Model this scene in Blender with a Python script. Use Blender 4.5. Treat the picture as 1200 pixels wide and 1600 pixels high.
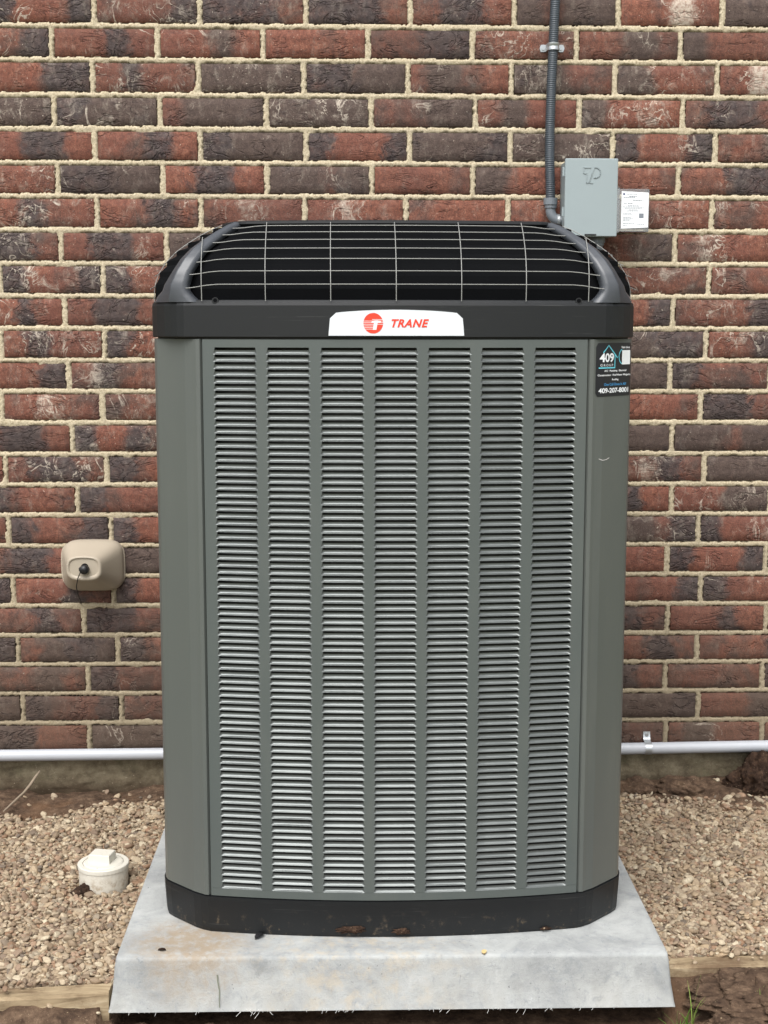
import bpy, math, random
import numpy as np
from mathutils import Vector, Matrix
for o in list(bpy.data.objects): bpy.data.objects.remove(o)
S = bpy.context.scene
COL = S.collection
R = math.radians

# ------------------------------------------------------------------ camera
CAM = dict(f=2154.0, yaw=.0225, pitch=.1358, roll=.0011, z=1.2205, d=3.4938)
cam = bpy.data.cameras.new('camera'); co = bpy.data.objects.new('camera', cam); COL.objects.link(co)
cy, sy = math.cos(CAM['yaw']), math.sin(CAM['yaw'])
fwd0 = Vector((sy, cy, 0)); rt = Vector((cy, -sy, 0)); up0 = Vector((0, 0, 1))
fw = fwd0 * math.cos(CAM['pitch']) - up0 * math.sin(CAM['pitch'])
up = up0 * math.cos(CAM['pitch']) + fwd0 * math.sin(CAM['pitch'])
r2 = rt * math.cos(CAM['roll']) + up * math.sin(CAM['roll'])
u2 = up * math.cos(CAM['roll']) - rt * math.sin(CAM['roll'])
M = Matrix((r2, u2, -fw)).transposed().to_4x4()
M.translation = (0, -CAM['d'], CAM['z'])
co.matrix_world = M
cam.sensor_fit = 'HORIZONTAL'; cam.sensor_width = 36; cam.lens = 36 * CAM['f'] / 1200
cam.clip_start = .05; cam.clip_end = 500
S.camera = co

# ------------------------------------------------------------------ sky and sun (overcast daylight)
SUN_EL, SUN_AZ = R(56), R(-17)      # from the upper left, in front of the wall
W = bpy.data.worlds.new("World"); S.world = W; W.use_nodes = True
wn = W.node_tree; wn.nodes.clear()
sky = wn.nodes.new('ShaderNodeTexSky'); sky.sky_type = 'NISHITA'; sky.sun_disc = False
sky.sun_elevation = SUN_EL; sky.sun_rotation = R(180) - SUN_AZ; sky.air_density = 1.0; sky.dust_density = 3.0
hs = wn.nodes.new('ShaderNodeHueSaturation'); hs.inputs['Saturation'].default_value = .2
bg = wn.nodes.new('ShaderNodeBackground'); bg.inputs['Strength'].default_value = .15
wo = wn.nodes.new('ShaderNodeOutputWorld')
wn.links.new(sky.outputs[0], hs.inputs['Color']); wn.links.new(hs.outputs[0], bg.inputs[0]); wn.links.new(bg.outputs[0], wo.inputs[0])
sl = bpy.data.lights.new('sun', 'SUN'); sl.energy = 1.7; sl.angle = R(48); sl.color = (1, .98, .955)
so = bpy.data.objects.new('sun', sl); COL.objects.link(so)
dirv = Vector((math.sin(SUN_AZ) * math.cos(SUN_EL), -math.cos(SUN_AZ) * math.cos(SUN_EL), math.sin(SUN_EL)))
so.rotation_euler = dirv.to_track_quat('Z', 'Y').to_euler(); so.location = (-2, -4, 5)
S.view_settings.view_transform = 'Standard'; S.view_settings.look = 'None'
S.view_settings.exposure = 0.74; S.view_settings.gamma = 1

# ------------------------------------------------------------------ helpers
def tag(o, label=None, cat=None, group=None, kind=None):
    if label: o['label'] = label
    if cat: o['category'] = cat
    if group: o['group'] = group
    if kind: o['kind'] = kind
    return o
def empty(name, loc, label=None, cat=None, group=None):
    o = bpy.data.objects.new(name, None); COL.objects.link(o); o.location = loc; o.empty_display_size = .05
    return tag(o, label, cat, group)
def link(name, me, parent=None, loc=None, rz=0):
    o = bpy.data.objects.new(name, me); COL.objects.link(o)
    if parent is not None:
        o.parent = parent
        base = Vector((0, 0, 0)); q = parent
        while q is not None: base += q.location; q = q.parent     # parents carry no rotation
        o.location = (Vector(loc) if loc is not None else Vector((0, 0, 0))) - base
    elif loc is not None: o.location = loc
    o.rotation_euler.z = rz
    return o
class MB:
    def __init__(s): s.v = []; s.f = []; s.sm = []
    def add(s, vs, fs, smooth=False):
        n = len(s.v); s.v += [tuple(v) for v in vs]; s.f += [tuple(i + n for i in f) for f in fs]; s.sm += [smooth] * len(fs); return s
    def box(s, a, b, ch=0):
        (x0, y0, z0), (x1, y1, z1) = a, b
        if ch <= 0:
            vs = [(x0,y0,z0),(x1,y0,z0),(x1,y1,z0),(x0,y1,z0),(x0,y0,z1),(x1,y0,z1),(x1,y1,z1),(x0,y1,z1)]
            return s.add(vs, [(0,3,2,1),(4,5,6,7),(0,1,5,4),(1,2,6,5),(2,3,7,6),(3,0,4,7)])
        c = ch
        def ring(d, z): return [(x0+c*(d>0)+ (0), y0+d, z), ]
        rings = []
        for (ins, z) in ((c, z0), (0, z0 + c), (0, z1 - c), (c, z1)):
            X0, X1, Y0, Y1 = x0 + ins, x1 - ins, y0 + ins, y1 - ins
            k = c * .7
            rings.append([(X0+k,Y0,z),(X1-k,Y0,z),(X1,Y0+k,z),(X1,Y1-k,z),(X1-k,Y1,z),(X0+k,Y1,z),(X0,Y1-k,z),(X0,Y0+k,z)])
        return s.loft(rings, smooth=False)
    def loft(s, rings, closed=True, caps=True, smooth=True):
        n = len(rings[0]); vs = [p for r in rings for p in r]; fs = []
        for i in range(len(rings) - 1):
            for j in range(n if closed else n - 1):
                k = (j + 1) % n
                fs.append((i*n+j, i*n+k, (i+1)*n+k, (i+1)*n+j))
        s.add(vs, fs, smooth)
        if caps and closed:
            s.add(rings[0], [tuple(range(n))[::-1]]); s.add(rings[-1], [tuple(range(n))])
        return s
    def tube(s, pts, r, n=10, caps=True, radii=None):
        pts = [Vector(p) for p in pts]; rings = []; prev = None
        for i, p in enumerate(pts):
            t = (pts[min(i+1, len(pts)-1)] - pts[max(i-1, 0)]).normalized()
            if prev is None:
                a = t.orthogonal().normalized()
            else:
                a = (prev - t * prev.dot(t)).normalized()
            prev = a; b = t.cross(a); rr = radii[i] if radii else r
            rings.append([tuple(p + (a*math.cos(2*math.pi*k/n) + b*math.sin(2*math.pi*k/n))*rr) for k in range(n)])
        return s.loft(rings, caps=caps)
    def build(s, name, mat, parent=None, loc=None, origin=None, kind=None, weighted=False):
        me = bpy.data.meshes.new(name)
        v = s.v
        if origin is not None: v = [(a-origin[0], b-origin[1], c-origin[2]) for a, b, c in v]
        me.from_pydata(v, [], s.f); me.polygons.foreach_set('use_smooth', s.sm); me.validate(); me.update()
        if mat: me.materials.append(mat)
        o = link(name, me, parent, origin if origin is not None else loc)
        if kind: o['kind'] = kind
        return o

# ------------------------------------------------------------------ materials
def srgb(r, g, b):
    f = lambda c: (c/255/12.92) if c/255 <= .04045 else ((c/255+.055)/1.055)**2.4
    return (f(r), f(g), f(b), 1)
class NT:
    def __init__(s, name):
        s.m = bpy.data.materials.new(name); s.m.use_nodes = True; s.t = s.m.node_tree; s.t.nodes.clear()
        s.out = s.n('ShaderNodeOutputMaterial'); s.b = s.n('ShaderNodeBsdfPrincipled'); s.l(s.b.outputs[0], s.out.inputs[0])
        s.geo = None
    def n(s, k, **kw):
        x = s.t.nodes.new(k)
        for a, b in kw.items(): setattr(x, a, b)
        return x
    def l(s, a, b): s.t.links.new(a, b)
    def set(s, node, key, v):
        i = node.inputs[key]
        if hasattr(v, 'links') or isinstance(v, bpy.types.NodeSocket): s.l(v, i)
        else: i.default_value = v
    def pos(s):
        if not s.geo: s.geo = s.n('ShaderNodeNewGeometry')
        return s.geo.outputs['Position']
    def objc(s): return s.n('ShaderNodeTexCoord').outputs['Object']
    def rnd(s): return s.n('ShaderNodeObjectInfo').outputs['Random']
    def noise(s, scale, detail=4, rough=.55, vec=None, dist=0, stretch=None):
        x = s.n('ShaderNodeTexNoise'); v = vec if vec is not None else s.pos()
        if stretch:
            m = s.n('ShaderNodeVectorMath', operation='MULTIPLY'); s.l(v, m.inputs[0]); m.inputs[1].default_value = stretch; v = m.outputs[0]
        s.l(v, x.inputs['Vector'])
        x.inputs['Scale'].default_value = scale; x.inputs['Detail'].default_value = detail; x.inputs['Roughness'].default_value = rough
        x.inputs['Distortion'].default_value = dist
        return x.outputs['Fac']
    def ramp(s, fac, stops):
        x = s.n('ShaderNodeValToRGB'); s.l(fac, x.inputs[0]); e = x.color_ramp.elements
        while len(e) < len(stops): e.new(.5)
        for el, (p, c) in zip(e, stops):
            el.position = p; el.color = c if isinstance(c, (tuple, list)) else (c, c, c, 1)
        return x.outputs[0]
    def mix(s, fac, a, b, mode='MIX'):
        x = s.n('ShaderNodeMix', data_type='RGBA', blend_type=mode)
        s.set(x, 0, fac); s.set(x, 6, a); s.set(x, 7, b); return x.outputs[2]
    def math(s, op, a, b=0.0, c=None, clamp=False):
        x = s.n('ShaderNodeMath', operation=op, use_clamp=clamp); s.set(x, 0, a); s.set(x, 1, b)
        if c is not None: s.set(x, 2, c)
        return x.outputs[0]
    def mapr(s, v, a, b, c=0., d=1.):
        x = s.n('ShaderNodeMapRange', interpolation_type='SMOOTHSTEP'); s.set(x, 0, v); x.inputs[1].default_value = a; x.inputs[2].default_value = b
        x.inputs[3].default_value = c; x.inputs[4].default_value = d; return x.outputs[0]
    def bump(s, h, strength=.5, dist=.002, prev=None):
        x = s.n('ShaderNodeBump'); s.l(h, x.inputs['Height']); x.inputs['Strength'].default_value = strength; x.inputs['Distance'].default_value = dist
        if prev is not None: s.l(prev, x.inputs['Normal'])
        return x.outputs[0]
    def fin(s, col, rough=.6, normal=None, spec=None, metal=None):
        s.set(s.b, 'Base Color', col); s.set(s.b, 'Roughness', rough)
        if normal is not None: s.l(normal, s.b.inputs['Normal'])
        if spec is not None: s.set(s.b, 'Specular IOR Level', spec)
        if metal is not None: s.set(s.b, 'Metallic', metal)
        return s.m
def zof(t):
    x = t.n('ShaderNodeSeparateXYZ'); t.l(t.pos(), x.inputs[0]); return x.outputs

def mat_brick():
    t = NT('brick_clay')
    at = t.n('ShaderNodeVertexColor', layer_name='tone')
    sp = t.n('ShaderNodeSeparateColor'); t.l(at.outputs[0], sp.inputs[0]); dk, br, wh = sp.outputs
    P = t.pos()
    nlow = t.noise(14, 3, .6, dist=.6)
    nmid = t.noise(70, 6, .7)
    fine = t.noise(330, 4, .7)
    red = t.ramp(nmid, [(.3, srgb(94, 62, 53)), (.5, srgb(132, 84, 68)), (.72, srgb(162, 112, 92))])
    streak = t.noise(26, 4, .65, stretch=(3.2, 1, .35))
    red = t.mix(t.mapr(streak, .5, .74, 0, .65), red, srgb(156, 94, 74))
    vs_ = t.noise(75, 4, .7, stretch=(4.5, 1, .3))
    red = t.mix(t.mapr(vs_, .3, .5, .4, 0), red, srgb(84, 54, 48))
    red = t.mix(t.mapr(t.noise(5, 2, .5), .4, .62, 0, .5), red, srgb(118, 76, 66))
    brown = t.ramp(nmid, [(.3, srgb(72, 60, 56)), (.7, srgb(108, 92, 84))])
    dark = t.ramp(nmid, [(.3, srgb(50, 45, 47)), (.7, srgb(102, 92, 90))])
    b1 = t.mapr(t.math('ADD', br, t.math('MULTIPLY', t.math('SUBTRACT', nlow, .5), 1.3)), .2, .8)
    c = t.mix(b1, red, brown)
    n2 = t.noise(20, 6, .68, dist=1.0)
    dsum = t.math('ADD', dk, t.math('MULTIPLY', t.math('SUBTRACT', n2, .5), 1.7))
    d1 = t.mapr(dsum, .34, .72)
    c = t.mix(t.math('MULTIPLY', d1, t.mapr(t.noise(38, 5, .7), .3, .62, .55, .95)), c, dark)
    c = t.mix(t.mapr(fine, .35, .62, .5, 0), c, srgb(48, 38, 36))
    c = t.mix(t.mapr(t.noise(170, 3, .6), .68, .74, 0, .7), c, srgb(46, 36, 34))
    curl = t.math('ABSOLUTE', t.math('SUBTRACT', t.noise(16, 3.5, .6, dist=1.1, stretch=(1, 1, .8)), .5))
    line = t.mapr(curl, .0, .022, 1, 0)
    mask = t.mapr(t.math('ADD', t.noise(9, 2, .5), t.math('MULTIPLY', wh, .42)), .66, .8)
    cloud = t.mapr(t.math('ADD', t.noise(24, 6, .74, dist=.8), t.math('MULTIPLY', wh, .27)), .66, .88)
    speck = t.mapr(t.math('ADD', t.noise(190, 2.5, .6), t.math('MULTIPLY', wh, .09)), .71, .75)
    w = t.math('MAXIMUM', t.math('MULTIPLY', line, mask), t.math('MAXIMUM', t.math('MULTIPLY', cloud, .8), speck))
    big = t.mapr(t.math('ADD', t.math('MULTIPLY', wh, 1.0), t.math('MULTIPLY', t.noise(30, 6, .72, dist=.5), 1.0)), 1.12, 1.42)
    w = t.math('MAXIMUM', w, t.math('MULTIPLY', big, .85))
    smear = t.math('MULTIPLY', t.mapr(t.noise(18, 7, .78, stretch=(1.6, 1, .8)), .5, .74), t.math('ADD', t.math('MULTIPLY', wh, .6), .22))
    w = t.math('MAXIMUM', w, smear)
    w = t.math('MULTIPLY', w, t.mapr(t.noise(110, 5, .75), .3, .62, .25, .95))
    c = t.mix(w, c, srgb(200, 188, 172))
    z = zof(t)[2]
    soil = t.mapr(t.math('ADD', z, t.math('MULTIPLY', t.noise(7, 4, .6), -.25)), -.1, .55, .6, 0)
    c = t.mix(soil, c, srgb(84, 70, 58))
    c = t.mix(t.math('MULTIPLY', t.math('POWER', t.rnd(), 2.0), .35), c, srgb(66, 54, 50))
    fold = t.math('ABSOLUTE', t.math('SUBTRACT', t.noise(15, 3, .55, dist=1.6, stretch=(.75, 1, 1.7)), .5))
    fold = t.math('MULTIPLY', t.mapr(fold, 0, .05, 1, 0), t.mapr(t.math('ADD', t.noise(12, 2, .5), t.math('MULTIPLY', d1, .16)), .48, .66))
    c = t.mix(t.math('MULTIPLY', fold, .35), c, srgb(40, 32, 32))
    bn = t.bump(fold, .7, -.004)
    bn = t.bump(t.noise(45, 5, .65), .55, .004, bn)
    bn = t.bump(fine, .6, .0016, bn)
    return t.fin(c, .85, bn, .25)
def mat_mortar():
    t = NT('mortar')
    n = t.noise(220, 5, .7)
    c = t.ramp(n, [(.3, srgb(120, 104, 80)), (.46, srgb(182, 169, 144)), (.7, srgb(213, 201, 176))])
    c = t.mix(t.mapr(t.noise(35, 4, .6), .35, .7, 0, .3), c, srgb(172, 158, 128))
    z = zof(t)[2]
    soil = t.mapr(t.math('ADD', z, t.math('MULTIPLY', t.noise(6, 4, .6), -.45)), -.25, .85, .8, 0)
    c = t.mix(soil, c, srgb(128, 116, 96))
    bn = t.bump(n, .5, .002)
    bn = t.bump(t.noise(600, 3, .6), .5, .001, bn)
    return t.fin(c, .95, bn, .1)
def mat_paint(name, col, rough=.38, flake=.04, tint=None, dusty=.2, metal=0):
    t = NT(name)
    n = t.noise(8, 4, .6); c = t.mix(t.mapr(n, .3, .7, 0, .12), col, tint or (col[0]*1.25, col[1]*1.2, col[2]*1.1, 1))
    dustn = t.noise(3, 5, .65, stretch=(2.5, 2.5, .6))
    z = zof(t)[2]
    dust = t.math('MULTIPLY', t.mapr(dustn, .42, .75, 0, dusty), t.mapr(z, .2, 1.3, 1, .35))
    c = t.mix(dust, c, srgb(150, 146, 132))
    c = t.mix(t.mapr(t.noise(900, 2, .5), .72, .78, 0, .25), c, srgb(190, 190, 180))
    bn = None if metal else t.bump(t.noise(700, 2, .5), .05, .0005)
    if metal: c = col
    return t.fin(c, rough if metal else t.mapr(dustn, .3, .7, rough, rough + .08), bn, .5, metal)
def mat_simple(name, col, rough=.5, var=.12, scale=30, bump=.1, bscale=300, metal=None, spec=None):
    t = NT(name)
    n = t.noise(scale, 4, .6)
    c = t.mix(n, (col[0]*(1-var), col[1]*(1-var), col[2]*(1-var), 1), (min(1, col[0]*(1+var)), min(1, col[1]*(1+var)), min(1, col[2]*(1+var)), 1))
    return t.fin(c, rough, t.bump(t.noise(bscale, 3, .6), bump, .001), spec, metal)
def mat_black():
    t = NT('black_plastic')
    n = t.noise(900, 3, .6)
    c = t.mix(t.mapr(t.noise(5, 5, .65), .45, .8, 0, .3), srgb(17, 19, 21), srgb(36, 35, 34))
    scr = t.mapr(t.noise(40, 3, .6, stretch=(.15, .15, 6)), .66, .72, 0, .14)
    c = t.mix(scr, c, srgb(110, 110, 108))
    z = zof(t)[2]
    c = t.mix(t.math('MULTIPLY', t.mapr(t.noise(60, 5, .7), .56, .72), t.mapr(z, .08, .15, .6, 0)), c, srgb(120, 104, 84))
    return t.fin(c, .5, t.bump(n, .15, .0006), .45)
def mat_pad():
    t = NT('cement_coated_pad')
    n = t.noise(9, 6, .68, dist=.4)
    c = t.ramp(n, [(.28, srgb(134, 137, 137)), (.42, srgb(152, 154, 153)), (.56, srgb(168, 170, 168)), (.78, srgb(186, 187, 184))])
    n2 = t.noise(40, 6, .72, dist=.6)
    c = t.mix(t.mapr(n2, .52, .74, 0, .6), c, srgb(126, 132, 136))
    c = t.mix(t.mapr(t.noise(28, 7, .75, dist=.3), .57, .74, 0, .35), c, srgb(206, 208, 206))
    c = t.mix(t.mapr(t.noise(16, 9, .82, dist=.3), .58, .7, 0, .55), c, srgb(118, 120, 118))
    c = t.mix(t.mapr(t.noise(420, 3, .7), .6, .72, 0, .35), c, srgb(110, 110, 106))
    x = zof(t)
    d = t.n('ShaderNodeVectorMath', operation='DISTANCE'); t.l(t.pos(), d.inputs[0]); d.inputs[1].default_value = (-.30, -1.07, .088)
    st = t.math('MULTIPLY', t.mapr(t.math('ADD', d.outputs['Value'], t.math('MULTIPLY', n2, .12)), .1, .2, 1, 0), t.mapr(t.noise(50, 4, .7), .3, .6, .25, .8))
    c = t.mix(st, c, srgb(150, 132, 108))
    d = t.n('ShaderNodeVectorMath', operation='DISTANCE'); t.l(t.pos(), d.inputs[0]); d.inputs[1].default_value = (.0, -1.12, .088)
    c = t.mix(t.math('MULTIPLY', t.mapr(t.math('ADD', d.outputs['Value'], t.math('MULTIPLY', n2, .2)), .12, .4, 1, 0), t.mapr(t.noise(35, 5, .7), .45, .65, 0, .45)), c, srgb(190, 174, 148))
    c = t.mix(t.mapr(t.noise(130, 3, .6), .69, .73, 0, .7), c, srgb(96, 98, 98))
    c = t.mix(t.math('MULTIPLY', t.mapr(x[2], .0, .075, .25, 0), t.mapr(t.noise(18, 4, .6, stretch=(1, 1, .3)), .4, .7)), c, srgb(150, 144, 130))
    bn = t.bump(n2, .35, .003); bn = t.bump(t.noise(260, 6, .75), .6, .0016, bn)
    return t.fin(c, .8, bn, .3)
def mat_soil():
    t = NT('soil')
    n = t.noise(35, 7, .72)
    c = t.ramp(n, [(.3, srgb(50, 39, 32)), (.48, srgb(86, 69, 56)), (.62, srgb(112, 92, 75)), (.78, srgb(142, 122, 100))])
    c = t.mix(t.mapr(t.noise(6, 4, .6), .5, .7, 0, .5), c, srgb(124, 94, 70))
    c = t.mix(t.mapr(t.noise(260, 2, .5), .7, .74, 0, .8), c, srgb(176, 156, 128))
    bn = t.bump(t.noise(90, 6, .75), 1, .006)
    return t.fin(c, .95, bn, .15)
def mat_clod():
    t = NT('dark_topsoil')
    n = t.noise(60, 7, .75)
    c = t.ramp(n, [(.3, srgb(34, 25, 20)), (.5, srgb(62, 47, 38)), (.7, srgb(100, 78, 62))])
    c = t.mix(t.mapr(t.noise(220, 2, .5), .7, .74, 0, .8), c, srgb(170, 150, 124))
    return t.fin(c, .95, t.bump(t.noise(140, 6, .75), 1, .007), .15)
def mat_concrete():
    t = NT('mossy_foundation')
    n = t.noise(22, 9, .8)
    c = t.ramp(n, [(.3, srgb(74, 66, 54)), (.5, srgb(122, 112, 92)), (.7, srgb(150, 140, 118))])
    c = t.mix(t.mapr(t.noise(9, 5, .7, stretch=(1, 1, 1.5)), .5, .7, 0, .4), c, srgb(84, 86, 62))
    z = zof(t)[2]
    c = t.mix(t.mapr(t.math('ADD', z, t.math('MULTIPLY', t.noise(25, 4, .7), -.06)), -.03, .04, .85, 0), c, srgb(66, 52, 40))
    c = t.mix(t.mapr(t.noise(200, 2, .5), .69, .74, 0, .7), c, srgb(170, 158, 138))
    return t.fin(c, .95, t.bump(t.noise(90, 6, .75), .9, .004), .2)
def mat_pebble():
    t = NT('river_pebble')
    c = t.ramp(t.rnd(), [(0, srgb(192, 172, 142)), (.12, srgb(138, 118, 96)), (.28, srgb(208, 192, 164)), (.42, srgb(116, 100, 84)), (.55, srgb(182, 158, 126)),
                         (.66, srgb(220, 208, 180)), (.76, srgb(98, 86, 76)), (.85, srgb(178, 148, 124)), (.93, srgb(140, 102, 74)), (.985, srgb(84, 80, 76))])
    n = t.noise(180, 4, .65)
    c = t.mix(t.mapr(n, .35, .7, .1, .5), c, srgb(104, 88, 70))
    c = t.mix(t.mapr(t.noise(5, 5, .65), .5, .68, 0, .45), c, srgb(112, 92, 74))
    c = t.mix(.3, c, srgb(132, 116, 98))     # soil-stained stretches
    return t.fin(c, .72, t.bump(n, .2, .001), .3)
def mat_wood():
    t = NT('weathered_wood')
    v = t.pos()
    n = t.noise(26, 6, .65, dist=1.3, stretch=(.22, 1.4, 1.4))
    c = t.ramp(n, [(.3, srgb(112, 96, 74)), (.5, srgb(158, 140, 112)), (.7, srgb(184, 168, 140))])
    c = t.mix(t.mapr(t.noise(12, 5, .7), .42, .66, 0, .8), c, srgb(98, 78, 60))
    return t.fin(c, .85, t.bump(n, .6, .003), .2)
def mat_blade():
    t = NT('grass_blade')
    c = t.mix(t.rnd(), srgb(96, 128, 52), srgb(140, 160, 78))
    m = t.fin(c, .5, None, .3); t.b.inputs['Subsurface Weight'].default_value = 0
    return m
def mat_lawn():
    t = NT('lawn_turf')
    c = t.ramp(t.noise(3, 8, .75), [(.3, srgb(70, 76, 40)), (.5, srgb(96, 100, 58)), (.7, srgb(124, 108, 76))])
    return t.fin(c, .95, t.bump(t.noise(40, 6, .7), 1, .02), .1)
def mat_clear():
    t = NT('clear_plastic')
    g = t.n('ShaderNodeBsdfGlossy'); g.inputs['Roughness'].default_value = .12
    tr = t.n('ShaderNodeBsdfTransparent'); tr.inputs[0].default_value = (.9, .92, .93, 1)
    fr = t.n('ShaderNodeFresnel'); fr.inputs[0].default_value = 1.6
    mx = t.n('ShaderNodeMixShader'); t.l(t.math('ADD', fr.outputs[0], .10, clamp=True), mx.inputs[0]); t.l(tr.outputs[0], mx.inputs[1]); t.l(g.outputs[0], mx.inputs[2])
    t.l(mx.outputs[0], t.out.inputs[0]); return t.m
MAT = dict(
    brick=mat_brick(), mortar=mat_mortar(), pad=mat_pad(), soil=mat_soil(), clod=mat_clod(), conc=mat_concrete(), pebble=mat_pebble(), wood=mat_wood(),
    blade=mat_blade(), lawn=mat_lawn(), clear=mat_clear(), black=mat_black(),
    panel=mat_paint('grey_green_paint', srgb(81, 87, 85), dusty=.1), post=mat_paint('grey_post_paint', srgb(88, 92, 89), .32, dusty=.09),
    louver=mat_paint('louver_paint', srgb(101, 105, 104), .25, dusty=.03, metal=.36),
    dark=mat_simple('dark_interior', (.005, .0053, .006, 1), .9, spec=.04), armp=mat_simple('sky_lit_black_plastic', srgb(64, 67, 72), .36, .1, 20, .1, 900, spec=.6), coil=mat_simple('coil_fins', (.02, .021, .021, 1), .5),  # arm plastic is black; its sky reflection is put into a lighter bluish base colour
    wire=mat_simple('coated_guard_wire', srgb(140, 140, 136), .35, spec=.5),
    badge=mat_simple('silver_badge', srgb(214, 218, 222), .4, .03), red=mat_simple('red_print', srgb(226, 62, 38), .45, .03),
    silverp=mat_simple('silver_print', srgb(226, 220, 218), .4, .03),
    stick=mat_simple('black_sticker', srgb(30, 30, 36), .35, .05), white=mat_simple('white_print', srgb(236, 238, 240), .5, .02),
    cyan=mat_simple('cyan_print', srgb(110, 205, 222), .5, .03), blue=mat_simple('blue_print', srgb(70, 150, 205), .5, .03), navy=mat_simple('navy_print', srgb(62, 70, 110), .5, .1, 300),
    ink=mat_simple('grey_ink', srgb(120, 126, 134), .6, .05),
    boxp=mat_simple('pale_blue_grey_enamel', srgb(146, 157, 159), .42, .05, 12, .12, 500), pvcg=mat_simple('grey_pvc', srgb(112, 118, 124), .4, .06),
    flex=mat_simple('flexible_conduit', srgb(62, 69, 76), .42, .12, 60), pvcw=mat_simple('white_pvc', srgb(176, 179, 184), .35, .03, 10),
    zinc=mat_simple('galvanised_metal', srgb(178, 182, 184), .38, .15, 80, metal=.7), beige=mat_simple('beige_plastic', srgb(170, 159, 142), .5, .03, 10, .15, 700),
    rubber=mat_simple('black_rubber', srgb(26, 26, 28), .45, .1), twig=mat_simple('dry_twig', srgb(138, 124, 106), .8, .2, 90, .4),
    fibre=mat_simple('glass_fibre', srgb(222, 222, 218), .7, .05), leaf=mat_simple('yellow_leaf', srgb(206, 182, 130), .6, .15, 120),
    crack=mat_simple('crack_stain', srgb(112, 116, 100), .9, .2, 90),
)
def mat_cleanout():
    t = NT('dirty_white_pvc'); z = zof(t)[2]
    c = t.mix(t.math('MULTIPLY', t.mapr(t.noise(70, 6, .7), .45, .62, .25, 1), t.mapr(z, .0, .056, .9, .0)), srgb(206, 202, 190), srgb(146, 128, 104))
    c = t.mix(t.mapr(t.noise(110, 5, .7), .62, .7, 0, .6), c, srgb(110, 96, 80))
    return t.fin(c, .55, t.bump(t.noise(200, 4, .6), .2, .001), .4)
MAT['cleanout'] = mat_cleanout()

# ------------------------------------------------------------------ brick wall
rng = random.Random(7); NR = np.random.RandomState(5)
CZ = [1.9379, 1.8575, 1.7747, 1.694, 1.6124, 1.5323, 1.4497, 1.3684, 1.2883, 1.2084, 1.1289, 1.0508, 0.9719, 0.8925, 0.8143, 0.7368, 0.6576, 0.5792, 0.5015, 0.4239, 0.347, 0.2697, 0.1911, .1120]
JX = {0:[-.627,-.371,-.113,.141,.396,.651,.907],1:[-.732,-.475,-.218,.038,.294,.55,.807],2:[-.635,-.377,-.119,.136,.391,.646,.9],3:[-.731,-.473,-.212,.046,.302,.56,.817],
 4:[-.633,-.375,-.115,.141,.39,.645,.901],5:[-.727,-.469,-.212,.048,.298,.811],6:[-.632,-.376,-.119,.132,.387,.897],7:[-.724,-.463,.807],8:[-.622,.896],9:[-.719,.807],
 10:[-.88,-.623,.893],11:[-.714,.804],12:[-.885,-.631,.885],13:[-.71,.814],14:[-.881,-.625,.899],15:[-.701,.817],16:[-.878,-.619,.889],17:[-.698,.81,1.067],18:[-.872,-.616,.9],
 19:[-.694,.816,1.074],20:[-.865,-.609,.895],21:[-.687,.814,1.069],22:[-.858,-.603,.903],23:[-.688,.82,1.075]}
TONE = {0:(['DRRD1','rRrD2','DDDr1','DDDr0','rDDR1','BrBB0','RrRr4','BBDD0'],[]),1:(['RRrD1','RRDR1','rRBR1','RRrR1','rrDD0','rRrr2','RrBr1','BRRr0'],[]),
 2:(['RRDD1','RDRr2','BBBB2','DDBB1','rBrR1','BBrr3','BrRr2','rRrr4'],[]),3:(['BrBB2','DBBB2','rBBB0','BBBB2','rrBB1','rBRR1','BRRR3','rDDr1'],[]),
 4:(['RDDR0','RrDR0','DBBB1','DRRD0','BBBD1','BBBB2','DRRD1','rrBB1'],[]),5:(['RrRr2','DDBB1','RDDR0','BBrB1','RRRr0','BrRR0','BrRr1','rrDD1'],[]),
 6:(['RDrR2','RrDr1','rRRR3','RRRR3','rRRR1','rRRr1','BrRR2','rrRD1'],[]),7:(['rDDr2','RDDR1','BBrB1'],['rrrB2','rrRR3']),8:(['DRrD2','DRrr2'],['Rrrr2','rrrB1']),
 9:(['RRDR3','RDDR1'],['rRRD1','rRRD2']),10:(['RDRR2','DRrr2'],['BBDD1','RrDR2']),11:(['RRRD1','rDrr3'],['BBBB0','Drrr1']),12:(['rRrr3','rrrr2'],['rRRr1','DDrr0']),
 13:(['RDDR0','DRDr2'],['BBBB0','BBrB1']),14:(['rDDr2','DrRr0'],['rrDr3','BBBB0']),15:(['DrRr1','DrRr0'],['DDDR0','RRBB2']),16:(['DRrD0','DRDD0'],['BBrD2','DRRD3']),
 17:(['rDDR0','BBBB0'],['RRRR0','DRRD0']),18:(['RD'+'DD0','RRDr1','DRrr0'],['RrRD0','DRRr1']),19:(['rrDr1','DDrr0'],['rRDr0','RRDR0']),20:(['DDDD0','rBDB0','Drrr1'],['RrDr0','rrrD0']),
 21:(['rrBr1','Drrr1'],['rDDr0','rrrr0']),22:(['BBBB1','DrRD1','rrrr1'],['BBBD1','RRBB0']),23:(['DDRR0','BBBB1'],['rrrr1','rBRR1'])}
U = .2555
def joints(k, lo=-1.30, hi=1.50):
    kk = k if k in JX else (1 if k < 0 and k % 2 else 0 if k < 0 else 22 + k % 2)
    j = list(JX[kk]); out = [j[0]]
    for a, b in zip(j, j[1:]):
        n = max(1, round((b-a)/U)); out += [a + (b-a)*i/n for i in range(1, n+1)]
    while out[0] > lo: out.insert(0, out[0]-U)
    while out[-1] < hi: out.append(out[-1]+U)
    return out
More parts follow.
